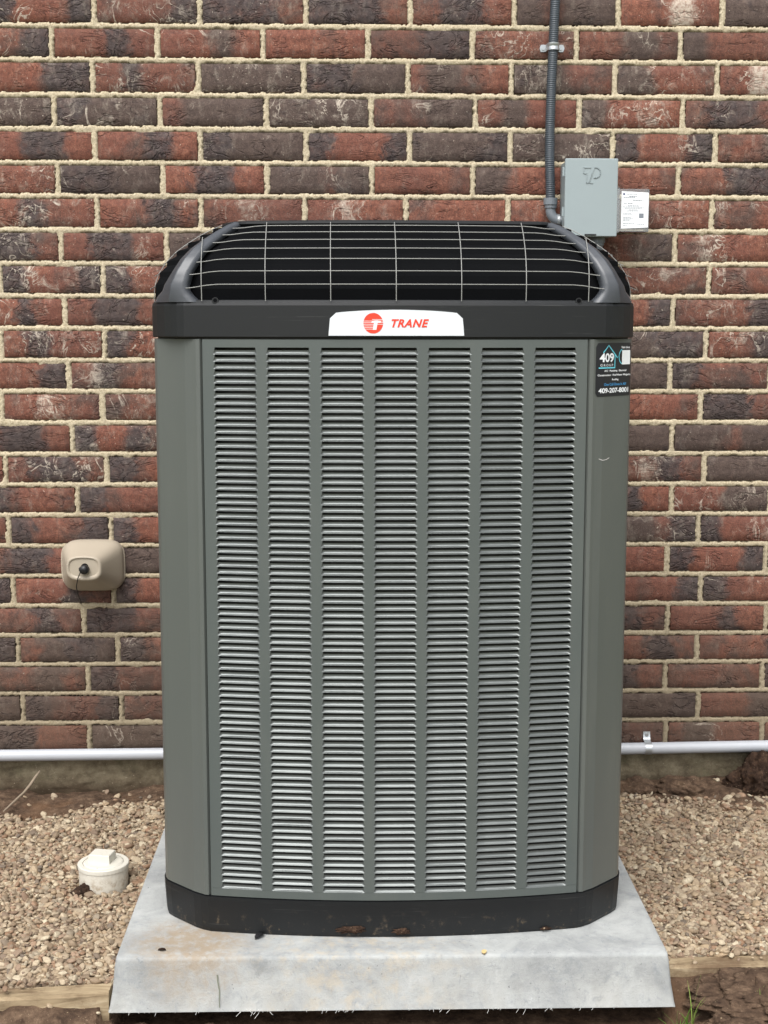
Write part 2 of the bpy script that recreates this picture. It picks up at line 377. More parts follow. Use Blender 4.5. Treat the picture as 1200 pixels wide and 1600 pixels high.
def course(k):
    if k == 0: return CZ[0] + .0805, CZ[0]
    if k < 0: return CZ[0] + .0805*(1-k), CZ[0] + .0805*(-k)
    return CZ[k-1], CZ[k]
MJ = .0072     # half joint
DK = {'R':0.,'r':.22,'B':.3,'D':.95}; BW = {'R':0.,'r':.45,'B':1.,'D':.6}
def brick_mesh(x0, x1, z0, z1, code, nx=9, nz=4):
    w, h = x1-x0, z1-z0; cs = code[:4]; wl = int(code[4])
    vs = []; cols = []
    ph = rng.uniform(0, 9)
    wc = rng.uniform(.25, .75)
    for k in range(nz+2):
        for i in range(nx+2):
            u = min(max((i-.5)/(nx-1+.0) if 0 < i < nx+1 else (0 if i == 0 else 1), 0), 1)
            ii = 0 if i == 0 else 1 if i == nx+1 else (i-1)/(nx-1)
            kk = 0 if k == 0 else 1 if k == nz+1 else (k-1)/(nz-1)
            edge = (i in (0, nx+1)) or (k in (0, nz+1))
            e = 0 if edge else .0022
            x = -w/2 + e + ii*(w-2*e); z = -h/2 + e + kk*(h-2*e)
            y = .0028 if edge else rng.uniform(-.0012, .0008)
            if edge: x += rng.uniform(-.0009, .0009)*(k in (0, nz+1)); z += rng.uniform(-.0009, .0009)
            vs.append((x, y, z))
            q = ii*3.999; a = min(int(ii*4), 3); c = cs[a]
            t = ii*4-.5; i0 = max(0, min(3, int(math.floor(t)))); i1 = min(3, i0+1); f = max(0, min(1, t-i0)); f = f*f*(3-2*f)
            dk = DK[cs[i0]]*(1-f)+DK[cs[i1]]*f; bw = BW[cs[i0]]*(1-f)+BW[cs[i1]]*f
            dk += .16*math.sin(kk*2.2+ph)*math.cos(ii*5+ph)
            wv = (0, .25, .5, .75, .8)[wl]
            if wl >= 3: wv *= .35 + .65*math.exp(-((ii-wc)/.2)**2)
            if wl == 4: wv = wv*.5 + .75*math.exp(-((ii-(.62 if x0 < .8 else .45))/.17)**2)
            cols.append((max(0, dk), max(0, bw), max(0, wv), 1))
    N = nx+2; fs = []
    for k in range(nz+1):
        for i in range(nx+1): fs.append((k*N+i, k*N+i+1, (k+1)*N+i+1, (k+1)*N+i))
    # body behind the face
    ring = [k*N for k in range(nz+2)]; b = len(vs)
    cor = [0, nx+1, (nz+1)*N+nx+1, (nz+1)*N]
    for (sx, sz) in ((-1,-1),(1,-1),(1,1),(-1,1)): vs.append((sx*w/2, .05, sz*h/2)); cols.append((.3, .5, 0, 1))
    bottom = list(range(0, nx+2)); right = [k*N+nx+1 for k in range(nz+2)]; top = [(nz+1)*N+i for i in range(nx+1, -1, -1)]; left = [k*N for k in range(nz+1, -1, -1)]
    fs += [tuple(bottom[::-1]+[b, b+1]), tuple(right[::-1]+[b+1, b+2]), tuple(top[::-1]+[b+2, b+3]), tuple(left[::-1]+[b+3, b]), (b, b+3, b+2, b+1)]
    me = bpy.data.meshes.new('brick'); me.from_pydata(vs, [], fs)
    sm = [True]*((nx+1)*(nz+1)) + [False]*5; me.polygons.foreach_set('use_smooth', sm)
    ca = me.color_attributes.new('tone', 'FLOAT_COLOR', 'POINT'); ca.data.foreach_set('color', [c for q in cols for c in q])
    me.materials.append(MAT['brick']); me.update(); return me
wall = empty('brick_wall', (0.05, 0, .1), 'red and dark brown brick house wall with cream mortar standing behind the grey air conditioner', 'wall')
far = MB(); farcol = []
XJ = {}
for k in range(-3, 24):
    zt, zb = course(k); J = joints(k, -2.1, 2.3); XJ[k] = J
    vis = [i for i in range(len(J)-1)]
    yv = (zt+zb)/2
    xl = -.8535 - (1.94-yv)*.0393; xr = 1.019 + (1.94-yv)*.0415
    first = next(i for i in vis if J[i+1] > xl + .03); last = max(i for i in vis if J[i] < xr - .03)
    L_, R_ = TONE.get(k, ([], []))
    for i in vis:
        x0, x1 = J[i]+MJ, J[i+1]-MJ; z0, z1 = zb+MJ, zt-MJ
        code = None
        if k >= 0:
            if 0 <= i-first < len(L_): code = L_[i-first]
            elif R_ and 0 <= last-i < len(R_): code = R_[len(R_)-1-(last-i)]
        if code is None: code = ''.join(rng.choice('RRrrBDD') for _ in range(4)) + rng.choice('0112')
        if k >= -1 and first-1 <= i <= last+1:
            me = brick_mesh(x0, x1, z0, z1, code)
            link('brick', me, wall, ((x0+x1)/2, rng.uniform(-.0012, .0012), (z0+z1)/2))
        else:
            n0 = len(far.v); far.box((x0, .001, z0), (x1, .05, z1))
            dk = rng.choice((.1, .3, .9)); farcol += [(dk, rng.random(), .2, 1)]*8
fo = far.build('outer_bricks', MAT['brick'], wall, kind='stuff')
ca = fo.data.color_attributes.new('tone', 'FLOAT_COLOR', 'POINT'); ca.data.foreach_set('color', [c for q in farcol for c in q])

# mortar: one finely modelled height field, ragged over the brick edges
def smooth_noise(nx, nz, cx_, cz_, seed):
    r = np.random.RandomState(seed); g = r.rand(cz_+2, cx_+2)
    X = np.linspace(0, cx_, nx, endpoint=False); Z = np.linspace(0, cz_, nz, endpoint=False)
    xi = X.astype(int); zi = Z.astype(int); fx = X-xi; fz = Z-zi; fx = fx*fx*(3-2*fx); fz = fz*fz*(3-2*fz)
    a = g[np.ix_(zi, xi)]; b = g[np.ix_(zi, xi+1)]; c = g[np.ix_(zi+1, xi)]; d = g[np.ix_(zi+1, xi+1)]
    return (a*(1-fx)+b*fx)*(1-fz[:, None]) + (c*(1-fx)+d*fx)*fz[:, None]
def grid_mesh(name, X, Y, Z, mat, parent=None, kind=None, cols=None):
    nz, nx = X.shape; co_ = np.stack([X, Y, Z], -1).reshape(-1, 3).astype(np.float32)
    me = bpy.data.meshes.new(name); me.vertices.add(nx*nz); me.vertices.foreach_set('co', co_.ravel())
    i = np.arange(nz-1)[:, None]*nx + np.arange(nx-1)[None, :]; q = np.stack([i, i+1, i+nx+1, i+nx], -1).reshape(-1, 4).astype(np.int32)
    me.loops.add(q.size); me.loops.foreach_set('vertex_index', q.ravel())
    me.polygons.add(len(q)); me.polygons.foreach_set('loop_start', np.arange(0, q.size, 4, dtype=np.int32)); me.polygons.foreach_set('loop_total', np.full(len(q), 4, dtype=np.int32))
    me.polygons.foreach_set('use_smooth', np.ones(len(q), dtype=bool)); me.update(calc_edges=True); me.validate()
    me.materials.append(mat); o = bpy.data.objects.new(name, me); COL.objects.link(o)
    if parent is not None: o.parent = parent; o.location = -parent.location
    if kind: o['kind'] = kind
    return o
x0, x1, z0, z1 = -1.0, 1.16, .108, 2.02; st = .0036
nx = int((x1-x0)/st); nz = int((z1-z0)/st); xs = np.linspace(x0, x1, nx); zs = np.linspace(z0, z1, nz)
X, Z = np.meshgrid(xs, zs)
czs = np.array([CZ[0]+.0805] + CZ)
dh = np.min(np.abs(Z[..., None]-czs[None, None, :]), -1)
row = np.clip(np.searchsorted(-czs, -zs), 1, len(czs)-1) - 1
dv = np.empty_like(X)
for j in range(nz):
    JJ = np.array(XJ[int(row[j])]); dv[j] = np.min(np.abs(xs[:, None]-JJ[None, :]), -1)
n1 = smooth_noise(nx, nz, 150, 190, 1); n2_ = smooth_noise(nx, nz, 60, 40, 2); n3 = NR.rand(nz, nx); n4 = smooth_noise(nx, nz, 320, 280, 3)
half = MJ - .0006 + (n1-.5)*.0052 + (n4-.5)*.0042 + (n3-.5)*.0034 + np.clip(n1-.86, 0, 1)*.03 + np.clip(n2_-.8, 0, 1)*.03
d = np.minimum(dh, dv)
t_ = np.clip((d-half)/.0022, 0, 1); prof = t_*t_*(3-2*t_)
Yh = .0008 + (n1-.5)*.0016 + (n4-.5)*.0016 + (n3-.5)*.0016 - .0016*(1-np.clip(d/MJ, 0, 1)) + prof*.012
mo = grid_mesh('mortar', X, Yh, Z, MAT['mortar'], wall, kind='stuff')
b = MB(); b.box((-2.1, .012, .108), (-.995, .06, 2.26)); b.box((1.155, .012, .108), (2.3, .06, 2.26)); b.box((-.995, .012, 2.015), (1.155, .06, 2.26))
b.box((-2.1, .062, -.1), (2.3, .2, 2.26)); b.build('mortar_backing', MAT['mortar'], wall)
# foundation below the bricks
fx = np.linspace(-2.1, 2.3, 500); fz = np.linspace(-.12, .106, 40); X, Z = np.meshgrid(fx, fz)
Y = .004 + (smooth_noise(500, 40, 90, 8, 11)-.5)*.010 + (smooth_noise(500, 40, 300, 25, 12)-.5)*.005; Y[-1, :] = .045; Y[-2, :] = np.minimum(Y[-2, :], .01)
fnd = grid_mesh('foundation', X, Y, Z, MAT['conc']); tag(fnd, 'mossy brown concrete foundation strip below the bricks and white pipe', 'foundation')

# ------------------------------------------------------------------ ground
GX0, GX1, GY0, GY1 = -1.5, 1.7, -1.75, .0
nx, ny = 560, 320
gx = np.linspace(GX0, GX1, nx); gy = np.linspace(GY0, GY1, ny); X, Y = np.meshgrid(gx, gy)
na = smooth_noise(nx, ny, 22, 14, 21); nb = smooth_noise(nx, ny, 75, 45, 22); nc_ = smooth_noise(nx, ny, 230, 130, 23)
def board_y(x): return -1.09 + (x+.65)*.0744          # back edge of the timber edging
def ss(a, b, v): t = np.clip((v-a)/(b-a), 0, 1); return t*t*(3-2*t)
n1g = smooth_noise(nx, ny, 130, 75, 24)
wallrise = ss(-.34, -.06, Y)*(.012 + .022*na + .02*ss(.55, .95, X))
front = ss(0.0, -.08, Y-board_y(X)+.05)
H = -.008 + wallrise - front*(.045) + (na-.5)*.014*(.4+front) + (nb-.5)*.014 + (nc_-.5)*.006
mound = np.exp(-(((X-.86)/.2)**2 + ((Y+1.13)/.085)**2)**1.3)
H += front*0 + mound*(.055 + .02*(nb-.5) + .012*(nc_-.5))
inpad = (X > -.44) & (X < .582) & (Y > -1.15)
H = np.where(inpad & (Y > -1.12), np.minimum(H, -.03), H)
H = H - .012*ss(-1.16, -1.10, Y)*inpad
H = H - .03*((X > -.46) & (X < .59) & (Y > -1.4) & (Y < -1.0)) * ss(-1.4, -1.2, Y)
H = H + front*((n1g-.5)*.02)
g = grid_mesh('ground', X, Y, H, MAT['soil']); tag(g, 'brown bare soil along the wall and in front of the timber edging', kind='structure')
del g['label']
# lawn round about, out to the horizon
b = MB()
def ringpts(k): return [(GX0-k, GY0-k, -.03), (GX1+k, GY0-k, -.03), (GX1+k, GY1+.05, -.03), (GX0-k, GY1+.05, -.03)]
lz = -.035
b.add([(-150,-200,lz),(150,-200,lz),(150,GY0+.02,lz),(-150,GY0+.02,lz)], [(0,1,2,3)])
b.add([(-150,GY0+.02,lz),(GX0+.02,GY0+.02,lz),(GX0+.02,60,lz),(-150,60,lz)], [(0,1,2,3)])
b.add([(GX1-.02,GY0+.02,lz),(150,GY0+.02,lz),(150,60,lz),(GX1-.02,60,lz)], [(0,1,2,3)])
b.add([(GX0+.02,.21,lz),(GX1-.02,.21,lz),(GX1-.02,60,lz),(GX0+.02,60,lz)], [(0,1,2,3)])
b.build('lawn', MAT['lawn'], kind='structure')

def ground_z(x, y):
    i = int(np.clip((x-GX0)/(GX1-GX0)*(nx-1), 0, nx-1)); j = int(np.clip((y-GY0)/(GY1-GY0)*(ny-1), 0, ny-1)); return float(H[j, i])

# gravel: instanced pebbles with varied shape
def edge_y(x):      # far edge of the gravel, before the bare soil by the wall
    pts = [(-1.6,-.2),(-.86,-.19),(-.80,-.205),(-.76,-.2),(-.70,-.165),(-.63,-.115),(-.56,-.12),(-.5,-.1),(.70,-.06),(.74,-.09),(.82,-.115),(.92,-.125),(1.0,-.105),(1.1,-.13),(1.7,-.13)]
    return np.interp(x, [p[0] for p in pts], [p[1] for p in pts])
P = []; r = np.random.RandomState(3)
sp_ = .0070
for layer in range(2):
    gx_ = np.arange(-1.35, 1.55, sp_); gy_ = np.arange(-1.3, -.02, sp_*.95)
    XX, YY = np.meshgrid(gx_, gy_); XX = XX.ravel() + r.uniform(-.5, .5, XX.size)*sp_; YY = YY.ravel() + r.uniform(-.5, .5, YY.size)*sp_
    ex = r.normal(0, .006, XX.size)
    keep = (YY < edge_y(XX) + ex) & (YY > board_y(XX) + .0 + np.where(r.rand(XX.size) < .03, -.035, 0)) & ~((XX > -.437) & (XX < .579))
    keep &= ((XX+.5475)**2 + (YY+.6)**2) > .061**2
    if layer == 1: keep &= r.rand(XX.size) < .3
    XX, YY = XX[keep], YY[keep]
    ii = np.clip(((XX-GX0)/(GX1-GX0)*(nx-1)).astype(int), 0, nx-1); jj = np.clip(((YY-GY0)/(GY1-GY0)*(ny-1)).astype(int), 0, ny-1)
    base = np.where(YY < board_y(XX)+.004, .013, np.maximum(H[jj, ii]*.6, -.004))
    base = base + .012*ss(-.5, -1.0, YY)*0
    P.append(np.stack([XX, YY, base + .003 + layer*.006 + r.uniform(-.002, .003, XX.size)], -1))
# loose pebbles on the soil
m_ = 260; lx = r.uniform(-1.0, 1.2, m_); ly = np.where(r.rand(m_) < .6, r.uniform(-.22, -.02, m_), r.uniform(-1.5, -1.12, m_))
keep = ~((lx > -.46) & (lx < .6)); lx, ly = lx[keep], ly[keep]
P.append(np.stack([lx, ly, [ground_z(a, c)+.002 for a, c in zip(lx, ly)]], -1))
P = np.concatenate(P); N = len(P)
me = bpy.data.meshes.new('gravel'); me.vertices.add(N); me.vertices.foreach_set('co', P.astype(np.float32).ravel())
a = me.attributes.new('rot', 'FLOAT_VECTOR', 'POINT'); rr = np.stack([r.normal(0, .42, N), r.normal(0, .42, N), r.uniform(0, 6.28, N)], -1); a.data.foreach_set('vector', rr.astype(np.float32).ravel())
a = me.attributes.new('scl', 'FLOAT_VECTOR', 'POINT'); s0 = np.clip(r.lognormal(-5.27, .32, N), .0028, .0125)
sc = np.stack([s0*r.uniform(1.0, 1.45, N), s0*r.uniform(.75, 1.0, N), s0*r.uniform(.42, .75, N)], -1); a.data.foreach_set('vector', sc.astype(np.float32).ravel())
a = me.attributes.new('pick', 'INT', 'POINT'); a.data.foreach_set('value', r.randint(0, 5, N).astype(np.int32))
me.update(); go = bpy.data.objects.new('gravel', me); COL.objects.link(go)
tag(go, 'tan and cream river gravel spread between the wall, the pad and the timber edging', 'gravel', kind='stuff')
ng = bpy.data.node_groups.new('pebbles', 'GeometryNodeTree')
ng.interface.new_socket('Geometry', in_out='INPUT', socket_type='NodeSocketGeometry'); ng.interface.new_socket('Geometry', in_out='OUTPUT', socket_type='NodeSocketGeometry')
gi = ng.nodes.new('NodeGroupInput'); gout = ng.nodes.new('NodeGroupOutput')
g2i = ng.nodes.new('GeometryNodeGeometryToInstance')
for v in range(5):
    ico = ng.nodes.new('GeometryNodeMeshIcoSphere'); ico.inputs['Radius'].default_value = 1; ico.inputs['Subdivisions'].default_value = 3
    posn = ng.nodes.new('GeometryNodeInputPosition'); off = ng.nodes.new('ShaderNodeVectorMath'); off.operation = 'ADD'; off.inputs[1].default_value = (v*7.3, v*3.1, 0)
    nt = ng.nodes.new('ShaderNodeTexNoise'); nt.inputs['Scale'].default_value = .8; nt.inputs['Detail'].default_value = 1.5
    sb = ng.nodes.new('ShaderNodeVectorMath'); sb.operation = 'SUBTRACT'; sb.inputs[1].default_value = (.5, .5, .5)
    ml = ng.nodes.new('ShaderNodeVectorMath'); ml.operation = 'SCALE'; ml.inputs['Scale'].default_value = .75
    sp = ng.nodes.new('GeometryNodeSetPosition'); sm = ng.nodes.new('GeometryNodeSetMaterial'); sm.inputs['Material'].default_value = MAT['pebble']
    ssm = ng.nodes.new('GeometryNodeSetShadeSmooth')
    L = ng.links.new
    L(posn.outputs[0], off.inputs[0]); L(off.outputs[0], nt.inputs['Vector']); L(nt.outputs['Color'], sb.inputs[0]); L(sb.outputs[0], ml.inputs[0])
    L(ico.outputs['Mesh'], sp.inputs['Geometry']); L(ml.outputs[0], sp.inputs['Offset']); L(sp.outputs[0], ssm.inputs['Geometry']); L(ssm.outputs[0], sm.inputs['Geometry'])
    L(sm.outputs[0], g2i.inputs[0])
def attr(nm, ty):
    x = ng.nodes.new('GeometryNodeInputNamedAttribute'); x.data_type = ty; x.inputs['Name'].default_value = nm; return x
iop = ng.nodes.new('GeometryNodeInstanceOnPoints'); iop.inputs['Pick Instance'].default_value = True
m2p = ng.nodes.new('GeometryNodeMeshToPoints')
L(gi.outputs[0], m2p.inputs[0]); L(m2p.outputs[0], iop.inputs['Points']); L(g2i.outputs[0], iop.inputs['Instance'])
L(attr('pick', 'INT').outputs['Attribute'], iop.inputs['Instance Index']); L(attr('scl', 'FLOAT_VECTOR').outputs['Attribute'], iop.inputs['Scale'])
rv = attr('rot', 'FLOAT_VECTOR'); e2r = ng.nodes.new('FunctionNodeEulerToRotation'); L(rv.outputs['Attribute'], e2r.inputs[0]); L(e2r.outputs[0], iop.inputs['Rotation'])
L(iop.outputs[0], gout.inputs[0])
md = go.modifiers.new('pebbles', 'NODES'); md.node_group = ng
me.materials.append(MAT['pebble'])

# timber edging, in two lengths that butt against the pad
def board(xa, xb, label):
    b = MB(); rings = []
    n = 26
    for i in range(n+1):
        x = xa + (xb-xa)*i/n; yb = board_y(x); w = .04 + .002*math.sin(x*9); zt = .013 + .0015*math.sin(x*13)
        rings.append([(x, yb-w+.004, zt), (x, yb-.004, zt), (x, yb, zt-.004), (x, yb, zt-.075), (x, yb-w, zt-.075), (x, yb-w, zt-.005)])
    b.loft(rings, smooth=False); o = b.build('timber_edging', MAT['wood'], origin=((xa+xb)/2, board_y((xa+xb)/2), -.05))
    return tag(o, label, 'timber', 'timber edging along the gravel')
board(-1.45, -.447, 'weathered timber edging board on the left side of the concrete pad')
board(.586, 1.65, 'pale timber edging board half buried by soil right of the concrete pad')

# ------------------------------------------------------------------ pad
def rrect(x0, x1, y0, y1, z, r_, n=5):
    out = []
    for (cx_, cy_, a0) in ((x1-r_, y0+r_, -90), (x1-r_, y1-r_, 0), (x0+r_, y1-r_, 90), (x0+r_, y0+r_, 180)):
        for i in range(n+1):
            a = R(a0 + 90*i/n); out.append((cx_+r_*math.cos(a), cy_+r_*math.sin(a), z))
    return out
def lump(p, s=.0012): return tuple(c + rng.uniform(-s, s) for c in p)
padr = []
for (e, z, rr_) in ((.0125, -.0075, .004), (.0105, .0, .006), (.0062, .03, .011), (.0018, .070, .008), (.0004, .0815, .008), (-.0006, .0862, .008), (-.0034, .0882, .009), (-.03, .0879, .02), (-.12, .0877, .03)):
    padr.append([lump(p, .0006) if z < .08 else p for p in rrect(-.430-e, .571+e, -1.1345-e*1.2, -.12+e, z, rr_)])
b = MB(); b.loft(padr, smooth=True)
pad = empty('equipment_pad', (.07, -.63, -.006), 'pale grey cement coated pad with tapered sides under the air conditioner', 'equipment pad')
b.build('slab', MAT['pad'], pad)
# fibre fringe hanging from the lower front edge
b = MB()
for i in range(110):
    x = rng.uniform(-.44, .58); 
    if rng.random() < .6: x = rng.choice((-.39, -.2, -.17, -.03, .0, .11, .17, .25, .35, .44)) + rng.gauss(0, .012)
    y = -1.1475; z = -.0045; L_ = abs(rng.gauss(.003, .0045)); dx = rng.uniform(-1, 1)*L_
    b.tube([(x, y+.002, z+.001), (x+dx*.5, y-.0015, z-L_*.5), (x+dx, y-.001, z-L_)], .00045, 3)
b.build('fibre_fringe', MAT['fibre'], pad, kind='stuff')
b = MB(); pts = [(-.2465, .058), (-.2455, .045), (-.2425, .03), (-.243, .012), (-.2425, .0)]
rings = [[(x-.0012*(1-i*.1), -1.1345-(.0877-z)*.16-.0012, z), (x+.0012*(1-i*.1), -1.1345-(.0877-z)*.16-.0012, z)] for i, (x, z) in enumerate(pts)]
b.loft(rings, closed=False, caps=False); b.build('crack', MAT['crack'], pad)

# ------------------------------------------------------------------ air conditioner
CX = .0757; YB = -.18
ac = empty('air_conditioner', (CX, -.62, .088), 'tall grey louvred outdoor air conditioner with black wire topped cap on the pale pad', 'air conditioner')
def bulge(x): return -1.06 + .03*(x/.335)**2
def outline(grow=0., nfront=24):
    """plan outline, x relative to the unit centre, counter-clockwise seen from above, starting front left"""
    half = [(.3475, bulge(.3475)), (.362, -1.0205), (.376, -1.0105), (.425, -.962), (.4365, -.947), (.4415, -.925)]
    fr = [(x, bulge(x)) for x in np.linspace(-.3475, .3475, nfront)]
    right = half[1:]; back = [(.4415, YB+.06), (.43, YB+.025), (.39, YB), (-.39, YB), (-.43, YB+.025), (-.4415, YB+.06)]
    left = [(-x, y) for x, y in reversed(half[1:])]
    pts = fr + right + back + left
    return [(x*(1+grow/.4415), (y+.62)*(1+grow/.44)-.62) for x, y in pts]
def capline(d, nfront=24):
    """outline of the cap, shrunk by d"""
    half = [(.355, bulge(.355)-.001), (.375, -1.0245), (.388, -1.018), (.399, -1.008), (.413, -.992), (.43, -.965), (.441, -.94), (.4465, -.91)]
    fr = [(x, bulge(x)-.002) for x in np.linspace(-.355, .355, nfront)]
    back = [(.4465, YB+.06), (.43, YB+.02), (.39, YB), (-.39, YB), (-.43, YB+.02), (-.4465, YB+.06)]
    pts = fr + half[1:] + back + [(-x, y) for x, y in reversed(half[1:])]
    k = 1 - d/.443
    return [(x*k, (y+.62)*k-.62) for x, y in pts]
def W3(pts, z): return [(CX+x, y, z) for x, y in pts]

# base pan
b = MB()
b.loft([W3(outline(-.012), .0885), W3(outline(-.003), .0885), W3(outline(-.001), .096), W3(outline(.002), .152), W3(outline(.002), .1585), W3(outline(-.0015), .1588), W3(outline(-.02), .1588)], smooth=False)
base = b.build('base_pan', MAT['black'], ac)
b = MB(); b.box((CX+.352, -1.008, .1588-.0705), (CX+.37, -.985, .0975)); 
for mx, mz, mw, mh in ((-.082, .104, .030, .009), (.012, .101, .018, .008), (.285, .094, .012, .004)):
    b = MB(); rgm = random.Random(int(mx*1000)); n_ = 26; ctr = [(CX+mx, bulge(mx)-.0062, mz)]
    ed = []; mid = []
    for i in range(n_):
        a = 2*math.pi*i/n_; q_ = rgm.uniform(.65, 1.15)
        X_, Z_ = mx+mw*q_*math.cos(a), mz+mh*q_*math.sin(a); ed.append((CX+X_, bulge(X_)-.0012, Z_))
        X_, Z_ = mx+mw*q_*.6*math.cos(a), mz+mh*q_*.6*math.sin(a); mid.append((CX+X_, bulge(X_)-.0035-rgm.uniform(0, .0025), Z_))
    b.add(ctr+mid+ed, [(0, 1+i, 1+(i+1) % n_) for i in range(n_)] + [(1+i, 1+n_+i, 1+n_+(i+1) % n_, 1+(i+1) % n_) for i in range(n_)])
    b.build('mud_patch', MAT['clod'], ac)
# inner dark core so nothing shows through
b = MB(); b.loft([W3(outline(-.035), .16), W3(outline(-.035), 1.186), W3(outline(-.006), 1.187), W3(outline(-.006), 1.2)], smooth=False); b.build('coil', MAT['coil'], ac)

# front panel with louvre slots
PZ0, PZ1 = .1608, 1.1925; LZ = 1.1792; PITCH = .0127; NROW = 79
COLS = [-.2842, -.1897, -.0946, -.0002, .0940, .1885, .2838]; HT, HB = .0362, .0394
def panel_mesh(mapf, cols, xe, z0=PZ0, z1=PZ1, thick=.008):
    b = MB()
    zb = LZ - PITCH*NROW
    # rails
    xs_ = np.linspace(-xe, xe, 29)
    for (za, zc) in ((LZ-.0006, z1), (z0, zb-.0004)):
        n = len(xs_); b.add([mapf(x, 0, za) for x in xs_] + [mapf(x, 0, zc) for x in xs_], [(i, i+1, n+i+1, n+i) for i in range(n-1)], True)
    edges = []
    for i in range(len(cols)+1):
        a = -xe if i == 0 else None; c = xe if i == len(cols) else None
        vs = []; fs = []
        for r_ in range(NROW):
            zt = LZ - PITCH*r_ - .0006; zl = LZ - PITCH*(r_+1) + .0004
            for z, h in ((zt, HT), (zt-.004, HT+.0006), (zl, HB), (zl-.0005, HT+.001)):
                xa = a if a is not None else cols[i-1]+h; xc = c if c is not None else cols[i]-h
                vs += [mapf(xa, 0, z), mapf((xa+xc)/2, 0, z), mapf(xc, 0, z)]
        m = len(vs)//3
        for q in range(m-1): fs += [(3*q+3, 3*q+4, 3*q+1, 3*q), (3*q+4, 3*q+5, 3*q+2, 3*q+1)]
        b.add(vs, fs, False)
    # returned edges
    for sx in (-1, 1):
        vs = []; 
        for z in (z0, z1):
            vs += [mapf(sx*xe, 0, z), mapf(sx*xe, -thick, z)]
        b.add(vs, [(0, 1, 3, 2) if sx > 0 else (2, 3, 1, 0)])
    n = len(xs_)
    b.add([mapf(x, 0, z1) for x in xs_] + [mapf(x, -thick, z1) for x in xs_], [(i, i+1, n+i+1, n+i) for i in range(n-1)])
    b.add([mapf(x, 0, z0) for x in xs_] + [mapf(x, -thick, z0) for x in xs_], [(n+i, n+i+1, i+1, i) for i in range(n-1)])
    return b
def front_map(x, o, z): return (CX+x, bulge(x)-o, z)
fp = panel_mesh(front_map, COLS, .3425).build('front_panel', MAT['panel'], ac)
PROF = [(-.0042, -.0056), (-.0045, -.0074), (-.0044, -.0092), (-.0036, -.0107), (-.0022, -.0118), (-.0006, -.0129), (-.0002, -.01325), (-.0012, -.0134)]
def louver_geo(seed=0, half=1.0):
    rg = random.Random(seed); b = MB()
    us = [-1, -.965, -.92, -.86, -.45, 0, .45, .86, .92, .965, 1]; vs = []; twist = rg.uniform(-.00025, .00025); bow = rg.uniform(-.00025, .0004)
    for j, (o, z) in enumerate(PROF):
        t = (-z)/PITCH; hw = HT + (HB-HT)*t + .0003
        for u in us:
            a = abs(u); k = 0 if a >= .999 else .45 if a > .95 else .85 if a > .9 else 1
            if j >= 5: k = min(1, k*1.3)
            zz = z
            if a > .9 and j < 2: zz = z + .0006
            oo = o*k - (.0004 if k == 0 else 0)
            if 1 <= j <= 4: oo += bow*(1-u*u); zz += twist*u*.5 + bow*.5*(1-u*u)
            vs.append((u*hw, -oo, zz))
    n = len(us); fs = [(j*n+i, (j+1)*n+i, (j+1)*n+i+1, j*n+i+1) for j in range(len(PROF)-1) for i in range(n-1)]
    b.add(vs, fs, True); return b
lov = []
for s_ in range(8):
    b = louver_geo(s_); me = bpy.data.meshes.new('louver'); me.from_pydata(b.v, [], b.f); me.polygons.foreach_set('use_smooth', b.sm); me.materials.append(MAT['louver']); me.update(); lov.append(me)
rest = MB()
for r_ in range(NROW):
    for c in COLS:
        z = LZ - PITCH*r_; rz = math.atan(2*.03*c/.335**2); k = rng.randrange(8)
        if r_ < 42:
            o = link('louver', lov[k], fp, (CX+c, bulge(c), z), rz)
        else:
            g_ = louver_geo(k); ca_, sa_ = math.cos(rz), math.sin(rz)
            rest.add([(CX+c+x*ca_-y*sa_, bulge(c)+x*sa_+y*ca_, z+zz) for x, y, zz in g_.v], g_.f, True)
rest.build('lower_louvers', MAT['louver'], fp, kind='stuff')
# side panels with their louvres
for sx in (-1, 1):
    cxs = [-.27, -.18, -.09, 0, .09, .18, .27]; ymid = -.555
    def side_map(x, o, z, sx=sx): return (CX + sx*(.4415+o), ymid + sx*x, z)
    spn = panel_mesh(side_map, cxs, .345).build('side_panel', MAT['panel'], ac)
    rest = MB()
    for r_ in range(NROW):
        for c in cxs:
            g_ = louver_geo(r_ % 8)
            rest.add([side_map(c+x, -y*1.0, LZ-PITCH*r_+zz) for x, y, zz in g_.v], g_.f, True)
    rest.build('side_louvers', MAT['louver'], spn, kind='stuff')
# corner posts
def post(path, name='corner_post'):
    b = MB(); n = len(path)
    inner = []
    for i, (x, y) in enumerate(path):
        v = Vector((x, y+.55)); v = v*(1-.012/v.length); inner.append((v.x, v.y-.55))
    ringp = path + inner[::-1]
    e = [( .0, PZ0), (.0, PZ1+.0005)]
    rings = [W3(ringp, z) for _, z in e]
    b.loft(rings, smooth=False); return b
frp = [(.3475, bulge(.3475)), (.3545, -1.0265), (.3605, -1.0215), (.376, -1.0105), (.425, -.962), (.4335, -.9525), (.4385, -.941), (.4415, -.925), (.4415, -.905)]
for sx in (-1, 1):
    p = [(x*sx, y) for x, y in frp]
    if sx < 0: p = p[::-1]
    post(p).build('corner_post', MAT['post'], ac)
    q = [(.4415*sx, YB+.075), (.4415*sx, YB+.06), (.43*sx, YB+.025), (.39*sx, YB), (.36*sx, YB)]
    if sx < 0: q = q[::-1]
    post(q).build('corner_post', MAT['post'], ac)
b = MB(); b.box((CX-.355, YB-.004, PZ0), (CX+.355, YB+.001, PZ1)); b.build('back_panel', MAT['panel'], ac)

